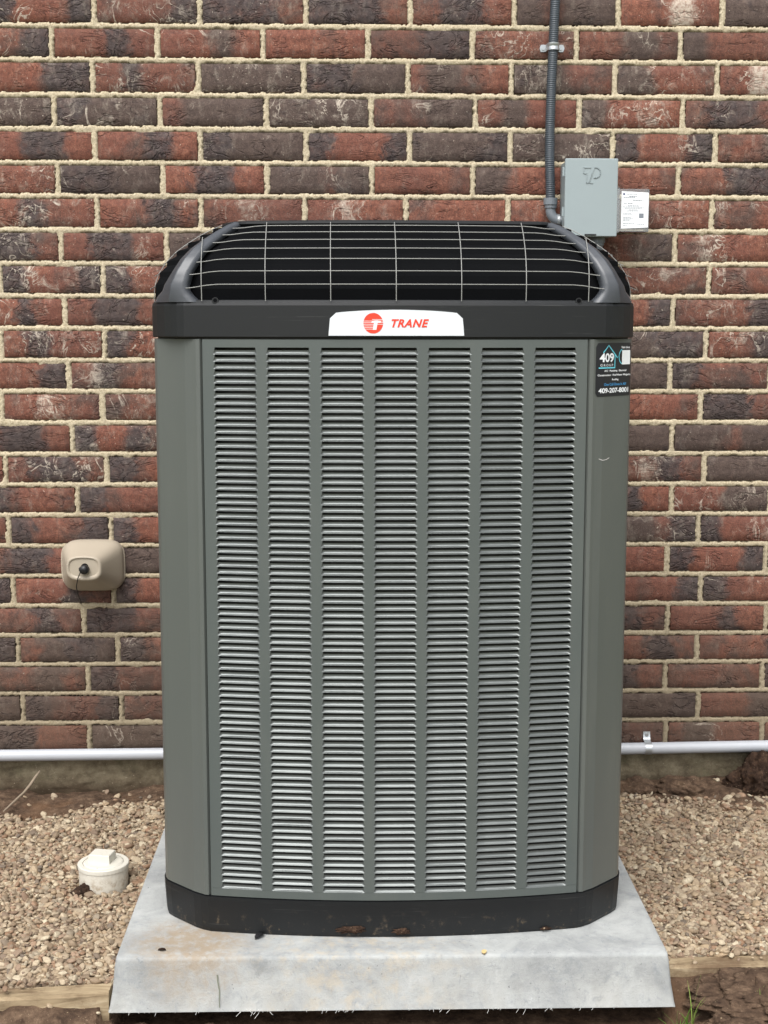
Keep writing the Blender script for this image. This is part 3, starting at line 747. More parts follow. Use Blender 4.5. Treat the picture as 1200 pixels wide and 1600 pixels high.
# black band of the cap
ZB0, ZB1 = 1.1955, 1.262
b = MB()
b.loft([W3(capline(.02), ZB0), W3(capline(.0015), ZB0), W3(capline(0), ZB0+.002), W3(capline(0), ZB1-.010), W3(capline(.0012), ZB1-.005), W3(capline(.005), ZB1-.001), W3(capline(.012), ZB1), W3(capline(.05), ZB1)], smooth=False)
b.build('cap_band', MAT['black'], ac)
PRO = [(.0, 1.258), (.001, 1.2885), (.009, 1.3118), (.0225, 1.3335), (.0405, 1.3525), (.0615, 1.3688), (.084, 1.3835), (.107, 1.3965), (.1245, 1.4035)]
ds = [p[0] for p in PRO]; zs_ = [p[1] for p in PRO]
def prof(t):    # t in 0..8
    d_ = float(np.interp(t, range(9), ds)); z_ = float(np.interp(t, range(9), zs_)); return d_, z_
# cap frame arms over the four corners
NF = 24
CI = {('f', 1): list(range(NF-1, NF+7))}   # indices on the front-right corner (from .355 to .4465)
def corner_pt(s, d_):
    """s 0..1 along the front-right corner between the front face and the side face"""
    half = [(.34, bulge(.34)-.002), (.355, bulge(.355)-.001), (.375, -1.0245), (.388, -1.018), (.399, -1.008), (.413, -.992), (.43, -.965), (.441, -.94)]
    q = s*(len(half)-1); i = min(int(q), len(half)-2); f = q-i
    x = half[i][0]*(1-f)+half[i+1][0]*f; y = half[i][1]*(1-f)+half[i+1][1]*f
    k = 1 - d_/.443
    return x*k, (y+.62)*k-.62
def A0(t): return float(np.interp(t, [0, .3, .7, 3, 5, 7, 8], [.12, .2, .27, .27, .34, .44, .5]))
for sx in (-1, 1):
    for sy_ in (1, -1):
        b = MB(); rings = []
        for i in range(25):
            t = i/24*8.0; d_, z = prof(t)
            a0 = A0(t); a1 = np.interp(t, [0, .3, .7, 2, 5, 7, 8], [.95, .86, .74, .64, .62, .63, .64])
            if i == 0: d_ = .001
            out = []; mids = [0, .12, .45, .5, .55, .88, 1]
            bumpo = [0, .003, .0045, .0062, .0045, .003, 0]
            for f, bo in zip(mids, bumpo):
                x, y = corner_pt(a0+(a1-a0)*f, d_-bo); out.append((x, y, z+bo*.35*(t/8)))
            inn = []
            for f in (1, 0):
                x, y = corner_pt(a0+(a1-a0)*f, d_+.010); inn.append((x, y, z-.006*(t/8)))
            ring = [(CX+sx*x, y if sy_ > 0 else -.62-(y+.62)+(-1.06+.62)*0 - 0.0, zz) for x, y, zz in out+inn]
            if sy_ < 0: ring = [(x, min(y - (.0), YB) if False else -.62 + (-.62-0) + .62 - (yy+.62)*1.0 if False else y, zz) for (x, y, zz), yy in zip(ring, [q[1] for q in out+inn])]
            if sx*sy_ < 0: ring = ring[::-1]
            rings.append(ring)
        b.loft(rings, smooth=True); b.build('frame_arm', MAT['armp'], ac)
# solid top cover and its rim
b = MB()
b.loft([W3(capline(.131), 1.392), W3(capline(.122), 1.4015), W3(capline(.1225), 1.4055), W3(capline(.128), 1.4075), W3(capline(.2), 1.411), W3(capline(.38), 1.413)], smooth=False)
b.build('top_cover', MAT['black'], ac)
# dark fan housing inside the guard, with shallow horizontal ledges
def hcap(d_, e):
    return [(x*(1-.0032/.44), (y+.62)*(1-(.022+e)/.44)-.62) for x, y in capline(min(d_, .13))]
b = MB(); rings = []
for i in range(9):
    d_, z = prof(i*.97); rings += [W3(hcap(d_, .0035), z-.006), W3(hcap(d_, .008), z+.003)]
b.loft(rings, smooth=False); b.build('fan_housing', MAT['dark'], ac)
# guard wires
def drop(x): a = (abs(x)-.315)/.06; a = min(max(a, 0), 1); return .007*a*a*(3-2*a)
for i in range(1, 9):
    d_, z = prof(i if i < 8 else 7.75)
    if i == 8: continue
    k = 1-d_/.443
    pts = []
    ends = [corner_pt(s_, d_-.0015) for s_ in np.linspace(.02, A0(i)-.02, 6)]
    for x, y in ends[::-1]: pts.append((CX-x, y, z-drop(x/k)*(1-.5*i/8)))
    for x in np.linspace(-.335, .335, 33): pts.append((CX+x*k, (bulge(x)-.0035+.62)*k-.62, z-drop(x)*(1-.5*i/8)))
    for x, y in ends: pts.append((CX+x, y, z-drop(x/k)*(1-.5*i/8)))
    MB().tube(pts, .0008, 6).build('guard_wire', MAT['wire'], ac)
    for sx in (-1, 1):
        pts = [(CX+sx*.4465*k, (y+.62)*k-.62, z-.006*(1 if abs(y+.62) > .29 else 0)) for y in np.linspace(-.935, -.30, 12)]
        MB().tube(pts, .0008, 6).build('guard_wire', MAT['wire'], ac)
for x in (-.3415, -.2285, -.1142, .0, .1142, .2285, .3415):
    pts = []
    for i in range(25):
        d_, z = prof(i/24*7.9+.05); k = 1-d_/.443; pts.append((CX+x*(1+.016*i/24), (bulge(x)-.0045+.62)*k-.62, z))
        if abs(x) > .33 and i > 15: break
    MB().tube(pts, .0008, 6).build('guard_wire', MAT['wire'], ac)
for sx in (-1, 1):
    for y in (-.88, -.75, -.62, -.49, -.36):
        pts = []
        for i in range(21):
            d_, z = prof(i/20*7.9+.05); k = 1-d_/.443; pts.append((CX+sx*.4465*k, (y+.62)*(1-d_*.55/.443)-.62, z))
        MB().tube(pts, .0008, 6).build('guard_wire', MAT['wire'], ac)
# little screw ears on the top edge of the band
for x in (-.318, .3245):
    b = MB(); b.tube([(CX+x, bulge(x)-.0015, 1.2605), (CX+x, bulge(x)+.004, 1.2605)], .0058, 16); b.build('screw_ear', MAT['black'], ac)
    b = MB(); b.tube([(CX+x, bulge(x)-.0022, 1.261), (CX+x, bulge(x)+.003, 1.261)], .0035, 12); b.build('screw', MAT['dark'], ac)

# ------------------------------------------------------------------ flat print mapped on curved faces
def text_geo(txt, size=1., shear=0., offset=0., space=1.):
    cu = bpy.data.curves.new('t', 'FONT'); cu.body = txt; cu.size = size; cu.shear = shear; cu.offset = offset; cu.space_character = space
    cu.align_x = 'CENTER'; cu.align_y = 'CENTER'; cu.resolution_u = 4
    o = bpy.data.objects.new('t', cu); COL.objects.link(o); bpy.context.view_layer.update()
    me = bpy.data.meshes.new_from_object(o.evaluated_get(bpy.context.evaluated_depsgraph_get()))
    v = [tuple(x.co) for x in me.vertices]; f = [tuple(p.vertices) for p in me.polygons]
    bpy.data.objects.remove(o); bpy.data.curves.remove(cu); bpy.data.meshes.remove(me); return v, f
def text_on(name, txt, u, v, w, h, mapf, mat, parent, lift=.0006, **kw):
    V, F = text_geo(txt, **kw); xs = [p[0] for p in V]; ys = [p[1] for p in V]
    sx_ = w/(max(xs)-min(xs)); sy2 = h/(max(ys)-min(ys)); mx = (max(xs)+min(xs))/2; my = (max(ys)+min(ys))/2
    b = MB(); b.add([mapf(u+(p[0]-mx)*sx_, v+(p[1]-my)*sy2, lift) for p in V], F); return b.build(name, mat, parent)
def poly_on(name, pts, mapf, mat, parent, lift=.0004, nsub=1):
    b = MB(); b.add([mapf(x, y, lift) for x, y in pts], [tuple(range(len(pts)))]); return b.build(name, mat, parent)
def strips_on(name, quads, mapf, mat, parent, lift=.0006):
    b = MB()
    for q in quads: b.add([mapf(x, y, lift) for x, y in q], [tuple(range(len(q)))])
    return b.build(name, mat, parent)
# badge on the band
BY = lambda x: bulge(x)-.002
def bmap(u, v, l): return (CX+u, BY(u)-.0005-l, v)
bz0, bz1 = 1.1995, 1.2445
xs_ = np.linspace(-.1185, .1195, 25)
def btop(x):
    e = min(abs(x+.1185), abs(x-.1195)); t = bz1-.0025-.006*(x/.119)**2+.0025; 
    return t - (max(0, .012-e)/.012)**2*.009
slant = lambda x, z: x*(1-(z-bz0)*.035/.045*1.0) 
b = MB(); top = []; bot = []
for x in xs_: zt = btop(x); top.append((slant(x, zt), zt)); bot.append((x, bz0))
n = len(xs_)
vs = [bmap(x, z, .0018) for x, z in bot] + [bmap(x, z, .0018) for x, z in top] + [bmap(x, z, -.001) for x, z in bot] + [bmap(x, z, -.001) for x, z in top]
fs = [(i, i+1, n+i+1, n+i) for i in range(n-1)] + [(2*n+i, i+2*n+1, i+1, i)[::1] for i in range(n-1)] + [(n+i, n+i+1, 3*n+i+1, 3*n+i) for i in range(n-1)] + [(0, n, 3*n, 2*n), (n-1, 3*n-1, 4*n-1, 2*n-1)]
b.add(vs, fs); badge = b.build('badge', MAT['badge'], ac); badge['label'] = 'silver maker badge with red globe and red lettering'
cxu, czv, rad = -.0402, 1.2212, .0172
poly_on('red_disc', [(cxu+rad*math.cos(a), czv+rad*1.04*math.sin(a)) for a in np.linspace(0, 2*math.pi, 41)[:-1]], bmap, MAT['red'], badge, .0022)
q = []
for i in range(7):
    z = czv + .0065 - i*.0028; hw = math.sqrt(max(0, rad**2-(z-czv)**2)); hh = .00042
    a_ = cxu-hw if i > 0 else cxu-.002; c_ = cxu+hw if i < 4 else cxu+.004-i*.0006
    q.append([(a_, z-hh), (c_, z-hh), (c_, z+hh), (a_, z+hh)])
q.append([(cxu-.001, czv-.0115), (cxu+.0055, czv-.0115), (cxu+.0085, czv+.005), (cxu+.002, czv+.005)])
q.append([(cxu-.004, czv+.001), (cxu+.013, czv+.001), (cxu+.0135, czv+.0045), (cxu-.001, czv+.0045)])
strips_on('disc_emblem', q, bmap, MAT['silverp'], badge, .0026)
text_on('lettering', 'TRANE', .0245, 1.2212, .0655, .0142, bmap, MAT['red'], badge, .0024, shear=.3, offset=.035, space=1.12)

# service sticker on the right corner post
SP = [(x, y) for x, y in frp]
cum = [0]
for a_, c_ in zip(SP, SP[1:]): cum.append(cum[-1]+math.hypot(c_[0]-a_[0], c_[1]-a_[1]))
def smap(u, v, l):
    x = float(np.interp(u, cum, [p[0] for p in SP])); y = float(np.interp(u, cum, [p[1] for p in SP]))
    x2 = float(np.interp(u+.002, cum, [p[0] for p in SP])); y2 = float(np.interp(u+.002, cum, [p[1] for p in SP])); tx, ty = x2-x, y2-y; L2 = math.hypot(tx, ty) or 1
    return (CX+x+ty/L2*l, y-tx/L2*l, v)
su0, su1, sz0, sz1 = .0125, .1235, 1.0905, 1.1865
b = MB(); us = np.linspace(su0, su1, 25); n = 25
def rc(u): e = min(u-su0, su1-u); return .007-math.sqrt(max(0, .007**2-(.007-min(e, .007))**2)) if e < .007 else 0
b.add([smap(u, sz0+rc(u), .0006) for u in us] + [smap(u, sz1-rc(u), .0006) for u in us], [(i, i+1, n+i+1, n+i) for i in range(n-1)])
stick = b.build('service_sticker', MAT['stick'], ac); stick['label'] = 'black contractor sticker with white phone number and blue house logo'
sw = su1-su0; sh = sz1-sz0
def sm2(u, v, l): return smap(su0+u*sw, sz1-v*sh, .0006+l)   # u right, v down, 0..1
def ln(p, q_, w):
    (x0_, y0_), (x1_, y1_) = p, q_; dx, dy = (x1_-x0_), (y1_-y0_); L2 = math.hypot(dx, dy); ox, oy = -dy/L2*w, dx/L2*w
    n_ = max(1, int(L2/.05)); return [[(x0_+dx*i/n_-ox, y0_+dy*i/n_-oy), (x0_+dx*(i+1)/n_-ox, y0_+dy*(i+1)/n_-oy), (x0_+dx*(i+1)/n_+ox, y0_+dy*(i+1)/n_+oy), (x0_+dx*i/n_+ox, y0_+dy*i/n_+oy)] for i in range(n_)]
q = ln((.16, .18), (.30, .045), .011) + ln((.30, .045), (.55, .28), .011) + ln((.48, .22), (.48, .46), .010) + ln((.06, .465), (.49, .465), .011)
strips_on('house_outline', q, sm2, MAT['cyan'], stick)
def smt(u, v, l): return smap(su0+u*sw, sz1-(1-v)*sh, .0006+l)
text_on('number_logo', '409', .26, 1-.275, .37, .17, smt, MAT['white'], stick, .0010, offset=.03)
text_on('logo_word', 'GROUP', .26, 1-.415, .33, .045, smt, MAT['white'], stick, .0010, space=1.5)
text_on('visit_line', 'Visit Us at', .78, 1-.085, .25, .042, smt, MAT['white'], stick, offset=.03)
strips_on('white_card', [[(.68, .14), (.92, .14), (.92, .41), (.68, .41)]], sm2, MAT['white'], stick)
q = []
for i in range(8):
    a0, a1 = R(110+i*17.5), R(110+(i+1)*17.5); cc = (.72, .26)
    q.append([(cc[0]+rr2*math.cos(aa)*1.0, cc[1]-rr2*1.15*math.sin(aa)) for aa, rr2 in ((a0, .135), (a1, .135), (a1, .118), (a0, .118))])
strips_on('arc', q, sm2, MAT['cyan'], stick)
text_on('trade_line', 'A/C · Plumbing · Electrical', .5, 1-.525, .62, .045, smt, MAT['white'], stick, offset=.025)
text_on('trade_line', 'Construction · Fire/Water Mitigation', .5, 1-.605, .92, .045, smt, MAT['white'], stick, offset=.025)
text_on('trade_line', 'Roofing', .5, 1-.69, .18, .045, smt, MAT['white'], stick, offset=.025)
text_on('slogan', 'One Call Does It All!', .5, 1-.775, .62, .05, smt, MAT['blue'], stick, offset=.015)
text_on('phone_number', '409-207-8001', .475, 1-.89, .82, .095, smt, MAT['white'], stick, offset=.03)
# scratches on the right post
q = []
pts = [(.025, .978), (.035, .975), (.046, .9755), (.056, .9785)]
b = MB()
for (u0, v0), (u1, v1) in zip(pts, pts[1:]): b.add([smap(u0, v0-.0005, .0005), smap(u1, v1-.0005, .0005), smap(u1, v1+.0005, .0005), smap(u0, v0+.0005, .0005)], [(0, 1, 2, 3)])
b.build('scratch', MAT['silverp'], ac)

# ------------------------------------------------------------------ disconnect box
dbx = empty('disconnect_box', (.577, -.05, 1.43), 'pale blue grey metal electrical disconnect box on the bricks above the unit corner', 'electrical box')
x0, x1, z0, z1 = .5125, .6405, 1.4305, 1.6155
MB().box((x0+.003, -.088, z0+.002), (x1-.003, -.004, z1-.004), .002).build('enclosure', MAT['boxp'], dbx)
door = MB().box((x0, -.1, z0), (x1, -.0885, z1), .0018).build('door', MAT['boxp'], dbx)
for zc in (1.585, 1.49):
    MB().tube([(x0-.002, -.09, zc-.011), (x0-.002, -.09, zc+.011)], .0035, 8).build('hinge', MAT['boxp'], dbx)
MB().box((x0+.05, -.103, z0+.003), (x0+.078, -.1002, z0+.006)).build('hasp', MAT['rubber'], dbx)
b = MB()
def rel(x, z): return (.5565 + x*.0415, z*.0415+1.5545)
def stroke(pts, w):
    for (a_, c_) in zip(pts, pts[1:]):
        p, q_ = Vector(rel(*a_)), Vector(rel(*c_)); d_ = (q_-p).normalized(); nn = Vector((-d_.y, d_.x))*w; p -= d_*w*.6; q_ += d_*w*.6
        vs = [(p.x-nn.x, p.y-nn.y), (q_.x-nn.x, q_.y-nn.y), (q_.x+nn.x, q_.y+nn.y), (p.x+nn.x, p.y+nn.y)]
        b.add([(x, -.1003, z) for x, z in vs] + [(x*1+0, -.1016, z) for x, z in vs], [(4, 5, 6, 7), (0, 1, 5, 4), (1, 2, 6, 5), (2, 3, 7, 6), (3, 0, 4, 7)])
stroke([(.02, .95), (.42, .95)], .0012); stroke([(.02, .95), (.02, .62), (.2, .6), (.2, .08), (.32, .08), (.5, .62)], .0009)
stroke([(.42, .08), (.55, .08)], .0012); stroke([(.36, .1), (.62, .92)], .0009)
stroke([(.62, .95)] + [(.72+.28*math.cos(a_), .66+.29*math.sin(a_)) for a_ in np.linspace(1.57, -1.57, 9)] + [(.62, .37)], .0011)
b.build('embossed_logo', MAT['boxp'], door)
b = MB(); b.tube([(.602, -.05, 1.434), (.602, -.05, 1.418)], .0195, 20); b.tube([(.602, -.05, 1.419), (.602, -.05, 1.412)], .0165, 20); b.build('coupling', MAT['pvcg'], dbx)

# clear document holder with printed card
hold = empty('document_holder', (.685, -.05, 1.45), 'clear plastic pouch with white printed card hung on the right side of the disconnect box', 'document holder')
b = MB(); hx0, hx1, hz0, hz1 = .643, .722, 1.444, 1.546
b.box((hx0, -.080, hz0), (hx1, -.078, hz1)); b.box((hx0, -.078, hz0), (hx0+.0015, -.012, hz1)); b.box((hx1-.0015, -.0775, hz0), (hx1, -.014, hz1)); b.box((hx0+.002, -.0775, hz0), (hx1-.002, -.014, hz0+.0015)); b.build('pouch', MAT['clear'], hold)
b = MB(); b.box((hx0-.002, -.082, hz0-.003), (hx0+.006, -.060, hz1+.003)); b.build('pouch_edge', MAT['clear'], hold)
def cmap(u, v, l): return (.654+u*.0665, -.0765+.0*u-.0000-l-.0040-.0*u, 1.5405-v*.0895-.0035*u*(1 if v < .5 else -1)*(1 if v < .5 else .8)*(abs(v-.5)*2))
b = MB(); b.add([cmap(u, v, .0) for v in (0, 1) for u in np.linspace(0, 1, 2)], [(2, 3, 1, 0)]); card = b.build('card', MAT['white'], hold)
q = []
def rowq(u0, u1, v, h=.012): q.append([(u0, v-h), (u1, v-h), (u1, v+h), (u0, v+h)])
lines = [(.2, .58, .075, .006), (.28, .56, .13, .012), (.08, .5, .165, .008), (.42, .82, .225, .007), (.42, .74, .25, .007), (.1, .2, .32, .01), (.24, .42, .32, .013), (.24, .64, .385, .008), (.06, .86, .42, .007), (.13, .78, .455, .007), (.28, .6, .5, .007), (.2, .66, .53, .007), (.08, .4, .6, .006), (.08, .44, .635, .006), (.08, .38, .71, .008), (.08, .44, .745, .008), (.08, .34, .78, .008), (.08, .5, .865, .008), (.08, .22, .92, .006), (.58, .86, .915, .008)]
rg = random.Random(2)
for (u0, u1, v, h) in lines:
    u = u0
    while u < u1-.01:
        wd = rg.uniform(.03, .09); rowq(u, min(u1, u+wd), v, h); u += wd+.014
b = MB()
for k_ in q: b.add([cmap(x, y, .0003) for x, y in k_][::-1], [(0, 1, 2, 3)])
b.build('card_text', MAT['ink'], card)
b = MB(); b.add([cmap(x, y, .0003) for x, y in ((.06, .05), (.13, .05), (.13, .1), (.06, .1))][::-1], [(0, 1, 2, 3)]); b.build('card_mark', MAT['navy'], card)
b = MB(); b.add([cmap(x, y, .0003) for x, y in ((.66, .60), (.83, .60), (.83, .73), (.66, .73))][::-1], [(0, 1, 2, 3)]); b.build('card_picture', MAT['ink'], card)

# ------------------------------------------------------------------ conduits
fc = empty('flexible_conduit', (.49, -.022, 1.75), 'dark grey ribbed flexible conduit running down the bricks into the disconnect box', 'conduit')
path = [(.4925, 2.25), (.492, 1.99), (.489, 1.89), (.4862, 1.80), (.4845, 1.70), (.4850, 1.62), (.4875, 1.56), (.4885, 1.522)]
zz = np.arange(2.25, 1.522, -.00125); px = np.interp(-zz, [-p[1] for p in path], [p[0] for p in path])
pts = [(x, -.024, z) for x, z in zip(px, zz)]; rad_ = [.0112 + .0009*(1 if (i//2) % 2 else 0) for i in range(len(pts))]
MB().tube(pts, .0115, 14, radii=rad_).build('ribbed_tube', MAT['flex'], fc)
b = MB(); b.tube([(.4885, -.024, 1.528), (.4885, -.024, 1.512)], .0172, 20); b.tube([(.489, -.024, 1.513), (.489, -.024, 1.504)], .0150, 20); b.build('fitting', MAT['pvcg'], fc)
pts = [(.489, -.024, 1.507)] + [(.489+.026*(1-math.cos(a_)), -.024-.002*a_, 1.5-.028*math.sin(a_)) for a_ in np.linspace(0, 1.57, 10)] + [(.53, -.03, 1.472)]
MB().tube(pts, .0125, 16).build('elbow', MAT['pvcg'], fc)
b = MB(); 
for x in (.505, .5085): b.tube([(x, -.029, 1.472), (x+.0025, -.029, 1.472)], .0175, 8)
b.build('lock_nut', MAT['zinc'], fc)
st_ = empty('conduit_strap', (.489, -.01, 1.889), 'shiny metal two hole strap holding the flexible conduit near the top edge', 'strap')
b = MB(); cxs_, czs_ = .4892, 1.889
prof2 = [(-.028, -.003), (-.0155, -.003)] + [(.0148*math.cos(a_)*-1, -.024-.0150*math.sin(a_)) for a_ in np.linspace(0, math.pi, 13)] + [(.0155, -.003), (.028, -.003)]
rings = [[(cxs_+x, y, czs_+dz) for x, y in prof2] for dz in (-.0085, -.003, -.0015, .0015, .003, .0085)]
for ring_i in (2, 3): rings[ring_i] = [(x, y+.0012, z) for x, y, z in rings[ring_i]]
b.loft(rings, closed=False, caps=False); b.build('band', MAT['zinc'], st_)
for s_ in (-1, 1):
    b = MB(); b.tube([(cxs_+s_*.0215, -.0015, czs_), (cxs_+s_*.0215, -.0042, czs_)], .0088, 18); b.build('ear', MAT['zinc'], st_)
    b = MB(); b.tube([(cxs_+s_*.0215, -.004, czs_-.001), (cxs_+s_*.0215, -.0068, czs_-.001)], .0042, 6); b.build('screw', MAT['zinc'], st_)
lc = empty('supply_conduit', (.602, -.05, 1.2), 'short grey conduit dropping from the disconnect box behind the unit', 'conduit')
pts = [(.602, -.05, 1.4115), (.602, -.05, 1.15), (.600, -.055, 1.08), (.58, -.09, 1.03), (.54, -.14, 1.01), (.5, -.178, 1.0)]
MB().tube(pts, .0145, 16).build('tube', MAT['pvcg'], lc)

# ------------------------------------------------------------------ beige wall cover with black plug
cov = empty('wall_cover', (-.664, -.01, .609), 'beige rounded plastic wall cover with a black plug and cord', 'wall cover')
def sup(cx_, cz_, hw, hh, y, e, n=40):
    out = []
    for i in range(n):
        a = 2*math.pi*i/n; c_, s_ = math.cos(a), math.sin(a)
        out.append((cx_+hw*math.copysign(abs(c_)**(2/e), c_), y, cz_+hh*math.copysign(abs(s_)**(2/e), s_)))
    return out
b = MB(); rings = []
for (t, y) in ((0, -.001), (0, -.012), (.02, -.020), (.06, -.026), (.2, -.038), (.4, -.055), (.62, -.075), (.8, -.092), (.93, -.104), (.985, -.1095), (1.06, -.112), (1.16, -.111), (1.22, -.1085)):
    hw = .0775 + (.0425-.0775)*t; hh = .0655 + (.030-.0655)*t; e = 4.2 - 1.2*min(t, 1)
    rings.append(sup(-.6635-.0045*t, .609+.009*t, hw, hh, y, e))
b.loft(rings); b.build('shell', MAT['beige'], cov)
b = MB(); b.loft([sup(-.665, .609, .0815, .062, -.0005, 4.2), sup(-.665, .609, .0815, .062, -.004, 4.2)], smooth=False); b.build('gasket', MAT['beige'], cov)
b = MB(); b.tube([(-.6662, -.1075, .6215), (-.6662, -.1092, .6215)], .0092, 20); b.build('hole', MAT['dark'], cov)
plug = empty('black_plug', (-.666, -.115, .617), 'round black plug with a thin cord hanging from the beige wall cover', 'plug')
b = MB(); b.tube([(-.666, -.105, .6165), (-.666, -.121, .6165), (-.666, -.126, .6162), (-.666, -.1275, .616)], .0115, 20, radii=[.0115, .0118, .0095, .003]); b.box((-.6785, -.123, .6135), (-.668, -.112, .6225), .0015); b.build('plug_body', MAT['rubber'], plug)
pts = [(-.6745, -.12, .612), (-.682, -.118, .595), (-.6885, -.108, .572), (-.6925, -.075, .548), (-.6955, -.04, .528), (-.697, -.014, .512), (-.699, -.004, .506)]
pp = []
for i in range(len(pts)-1):
    for k_ in range(4): pp.append(tuple(Vector(pts[i]).lerp(Vector(pts[i+1]), k_/4)))
MB().tube(pp+[pts[-1]], .0013, 6).build('cord', MAT['rubber'], plug)

# ------------------------------------------------------------------ white pipe along the wall
wp = empty('wall_pipe', (.1, -.02, .115), 'white plastic pipe running along the foot of the brick wall', 'pipe')
MB().tube([(-2.1, -.021, .1062), (-.9, -.021, .1115), (-.5, -.021, .1137), (.0, -.021, .116), (.7, -.021, .1200), (1.09, -.021, .1252), (2.3, -.021, .138)], .0152, 20).build('tube', MAT['pvcw'], wp)
st2 = empty('pipe_strap', (.766, -.02, .125), 'one hole metal strap over the white pipe right of the unit', 'strap')
b = MB(); px_, pz_ = .769, .1208
prof2 = [(-.0035, .040), (-.0045, .024), (-.010, .018)] + [(-.021-.0165*math.sin(a_), .0165*math.cos(a_)) for a_ in np.linspace(.15, math.pi-.1, 12)] + [(-.010, -.0165)]
rings = [[(px_+dx, y, pz_+z) for y, z in prof2] for dx in (-.009, .009)]
b.loft(rings, closed=False, caps=False); b.build('band', MAT['zinc'], st2)
b = MB(); b.tube([(px_, -.003, pz_+.032), (px_, -.0075, pz_+.032)], .0045, 8); b.build('screw', MAT['zinc'], st2)

# ------------------------------------------------------------------ drain cleanout
ccx, ccy = -.5475, -.6
cl = empty('drain_cleanout', (ccx, ccy, 0), 'round white drain cleanout with a square headed plug standing in the gravel', 'drain cleanout')
def circ(r_, z, n=40, x=None, y=None): return [((x if x is not None else ccx)+r_*math.cos(2*math.pi*i/n), (y if y is not None else ccy)+r_*math.sin(2*math.pi*i/n), z) for i in range(n)]
b = MB(); b.loft([circ(.0525, -.03), circ(.0532, .045), circ(.0552, .0455), circ(.0555, .0535), circ(.054, .055), circ(.0445, .055), circ(.0442, .051), circ(.040, .051)], smooth=False); b.build('riser', MAT['cleanout'], cl)
b = MB(); b.loft([circ(.0432, .0495), circ(.0432, .0545), circ(.040, .0562)], smooth=False); plugm = b.build('screw_plug', MAT['cleanout'], cl)
b = MB(); a_ = R(-12); hw, hh = .0235, .0185
rings = []
for z, k_ in ((.0562, 1.04), (.0735, 1.0), (.075, .95)):
    c4 = [(-hw, -hh), (hw, -hh), (hw, hh), (-hw, hh)]
    rings.append([(ccx-.003+k_*(x*math.cos(a_)-y*math.sin(a_)), ccy+.004+k_*(x*math.sin(a_)+y*math.cos(a_)), z) for x, y in c4])
b.loft(rings, smooth=False); b.build('square_head', MAT['cleanout'], plugm)

# ------------------------------------------------------------------ soil clods, twig, leaf, grass
def clod(name, c, r3, mat, seed, label, rough=.35, n=80):
    rg = np.random.RandomState(seed); th = np.linspace(0, math.pi, n); ph_ = np.linspace(0, 2*math.pi, 2*n+1)[:-1]
    T, F = np.meshgrid(th, ph_, indexing='ij'); D = np.stack([np.sin(T)*np.cos(F), np.sin(T)*np.sin(F), np.cos(T)], -1)
    h = np.ones(T.shape)
    for k_ in range(420):
        v = rg.normal(size=3); v /= np.linalg.norm(v); w = math.exp(rg.uniform(1.8, 6.8)); h += rough*rg.uniform(-.5, .55)*np.exp((D@v-1)*w)*(9/(w+9))**.55
    for f_ in (9, 14, 22, 34, 50, 70):
        for q_ in range(3):
            v = rg.normal(size=3); v /= np.linalg.norm(v); v2 = rg.normal(size=3)
            h += rough*1.1/f_*(np.abs(np.sin(f_*(D@v)*.5 + rg.uniform(0, 6) + 1.5*np.sin(D@v2*f_*.2)))-.5)*2
    h += rg.normal(0, .018, T.shape)
    P_ = D*h[..., None]*np.array(r3) + np.array(c)
    vs = [tuple(p) for p in P_.reshape(-1, 3)]; m2 = 2*n; fs = [(i*m2+j, (i+1)*m2+j, (i+1)*m2+(j+1) % m2, i*m2+(j+1) % m2) for i in range(n-1) for j in range(m2)]
    b = MB(); b.add(vs, fs, True); o = b.build(name, mat, origin=(c[0], c[1], c[2]-r3[2]*.5)); return tag(o, label, 'soil clod')
clod('soil_clod', (1.062, -.07, .03), (.085, .055, .068), MAT['clod'], 1, 'large dark crumbly soil clod piled under the white pipe at the right edge', .5)
clod('soil_clod', (.86, -.045, .012), (.07, .04, .03), MAT['soil'], 2, 'low lump of brown soil against the foundation left of the big dark clod', .5)
clod('soil_clod', (.735, -.045, .010), (.05, .04, .022), MAT['soil'], 5, 'small dark soil lump against the foundation just right of the unit', .5)
clod('soil_clod', (.80, -1.125, -.008), (.13, .07, .032), MAT['soil'], 3, 'broad soil clod lying over the timber edging right of the pad', .6)
clod('soil_clod', (.70, -1.20, -.03), (.06, .05, .025), MAT['soil'], 4, 'small brown soil clod beside the lower right corner of the pad', .6)
clod('soil_clod', (-.583, -.648, .006), (.017, .012, .017), MAT['clod'], 6, 'little black soil lump stuck at the foot of the white cleanout', .6, 20)
tw = MB().tube([(-.868, -.19, .022), (-.85, -.15, .034), (-.836, -.11, .042), (-.826, -.08, .052), (-.817, -.045, .066), (-.812, -.03, .072)], .003, 7, radii=[.0016, .003, .0032, .0042, .0036, .002]).build('twig', MAT['twig'], origin=(-.85, -.12, .03))
tag(tw, 'pale dry twig leaning on the soil near the foundation at left', 'twig')
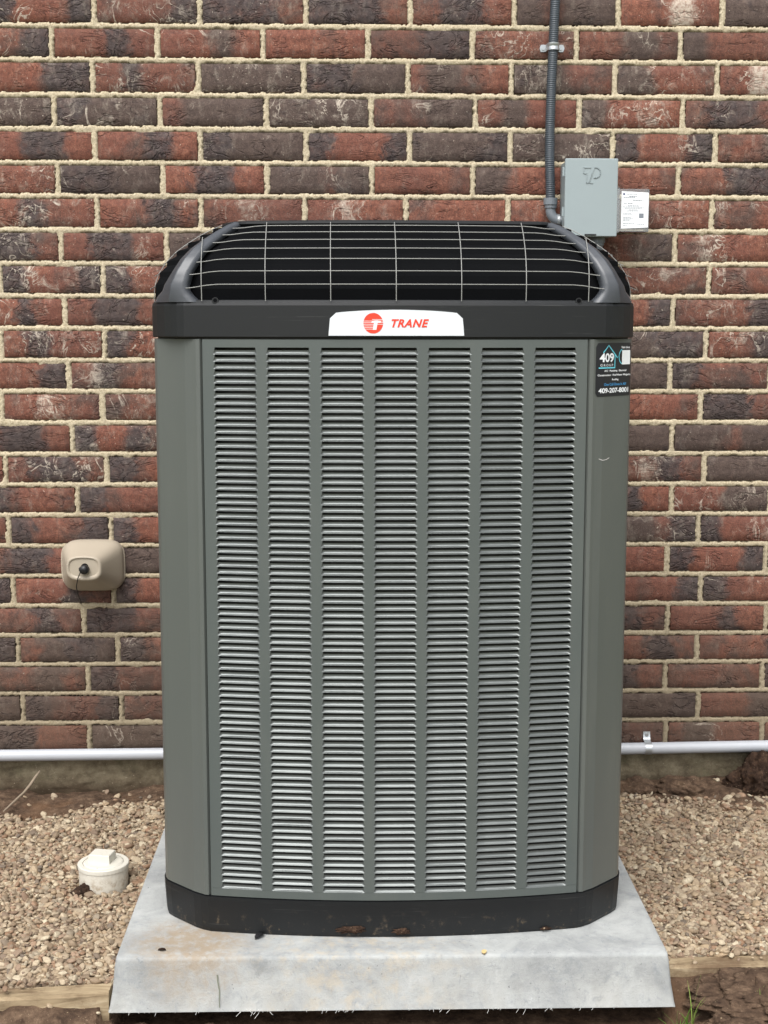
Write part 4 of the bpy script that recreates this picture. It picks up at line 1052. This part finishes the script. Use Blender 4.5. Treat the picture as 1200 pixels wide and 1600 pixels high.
def leaf(c, L_, w, rz, mat, label, name='dry_leaf', tilt=.2):
    b = MB(); us = np.linspace(-1, 1, 9); vs = []
    for u in us:
        hw = w*math.sqrt(max(0, 1-u*u))+.0002
        for v in (-1, 0, 1):
            x, y = u*L_, v*hw; vs.append((c[0]+x*math.cos(rz)-y*math.sin(rz), c[1]+x*math.sin(rz)+y*math.cos(rz), c[2]+.0016*abs(v)+tilt*.004*(1-u*u)+.001))
    m2 = len(vs)
    vs += [(x, y, z-.0009) for x, y, z in vs]
    fs = [(i*3+j, i*3+3+j, i*3+4+j, i*3+1+j) for i in range(8) for j in range(2)] + [tuple(m2+q_ for q_ in (i*3+1+j, i*3+4+j, i*3+3+j, i*3+j)) for i in range(8) for j in range(2)]
    b.add(vs, fs, True); o = b.build(name, mat, origin=c); return tag(o, label, 'leaf')
leaf((.236, -1.126, .0885), .0085, .0045, 1.4, MAT['leaf'], 'small yellow dry leaf on the front edge of the pad')
leaf((-.176, -1.054, .0885), .013, .006, 1.0, MAT['rubber'], 'black curled leaf on the pad at the front of the black base', tilt=1)
leaf((-.35, -1.105, .0885), .007, .004, 0, MAT['clod'], 'tiny brown leaf scrap on the front left part of the pad')
def tuft(c, n, h, spread, label, seed):
    rg = random.Random(seed); b = MB()
    for i in range(n):
        a = rg.uniform(0, 6.28); r_ = abs(rg.gauss(0, spread)); x0_, y0_ = c[0]+r_*math.cos(a), c[1]+r_*math.sin(a)*.6; z0_ = ground_z(x0_, y0_)-.003
        hh = h*rg.uniform(.5, 1.1); bend = rg.uniform(.1, .6)*hh; da = rg.uniform(0, 6.28); w = rg.uniform(.0011, .0019); pa = rg.uniform(0, 3.14)
        rings = []
        for k_ in range(6):
            t = k_/5; px_, py_ = x0_+math.cos(da)*bend*t*t, y0_+math.sin(da)*bend*t*t; pz2 = z0_+hh*t*(1-.15*t); ww = w*(1-t**2)+.0001
            rings.append([(px_-ww*math.cos(pa), py_-ww*math.sin(pa), pz2), (px_+.0003, py_+.0003, pz2-.0001), (px_+ww*math.cos(pa), py_+ww*math.sin(pa), pz2)])
        b.loft(rings, smooth=True)
    o = b.build('grass_tuft', MAT['blade'], origin=(c[0], c[1], ground_z(c[0], c[1]))); return tag(o, label, 'grass', 'grass tufts by the pad')
tuft((.583, -1.175, 0), 30, .075, .018, 'bright green grass tuft at the lower right corner of the pad', 1)
tuft((.612, -1.16, 0), 5, .12, .006, 'few tall thin grass stalks rising beside the right corner of the pad', 2)
tuft((.70, -1.18, 0), 12, .05, .025, 'sparse short grass between pad corner and right edge', 3)
tuft((.735, -1.165, 0), 16, .085, .008, 'green grass tuft at the right edge of the picture over the soil clod', 4)
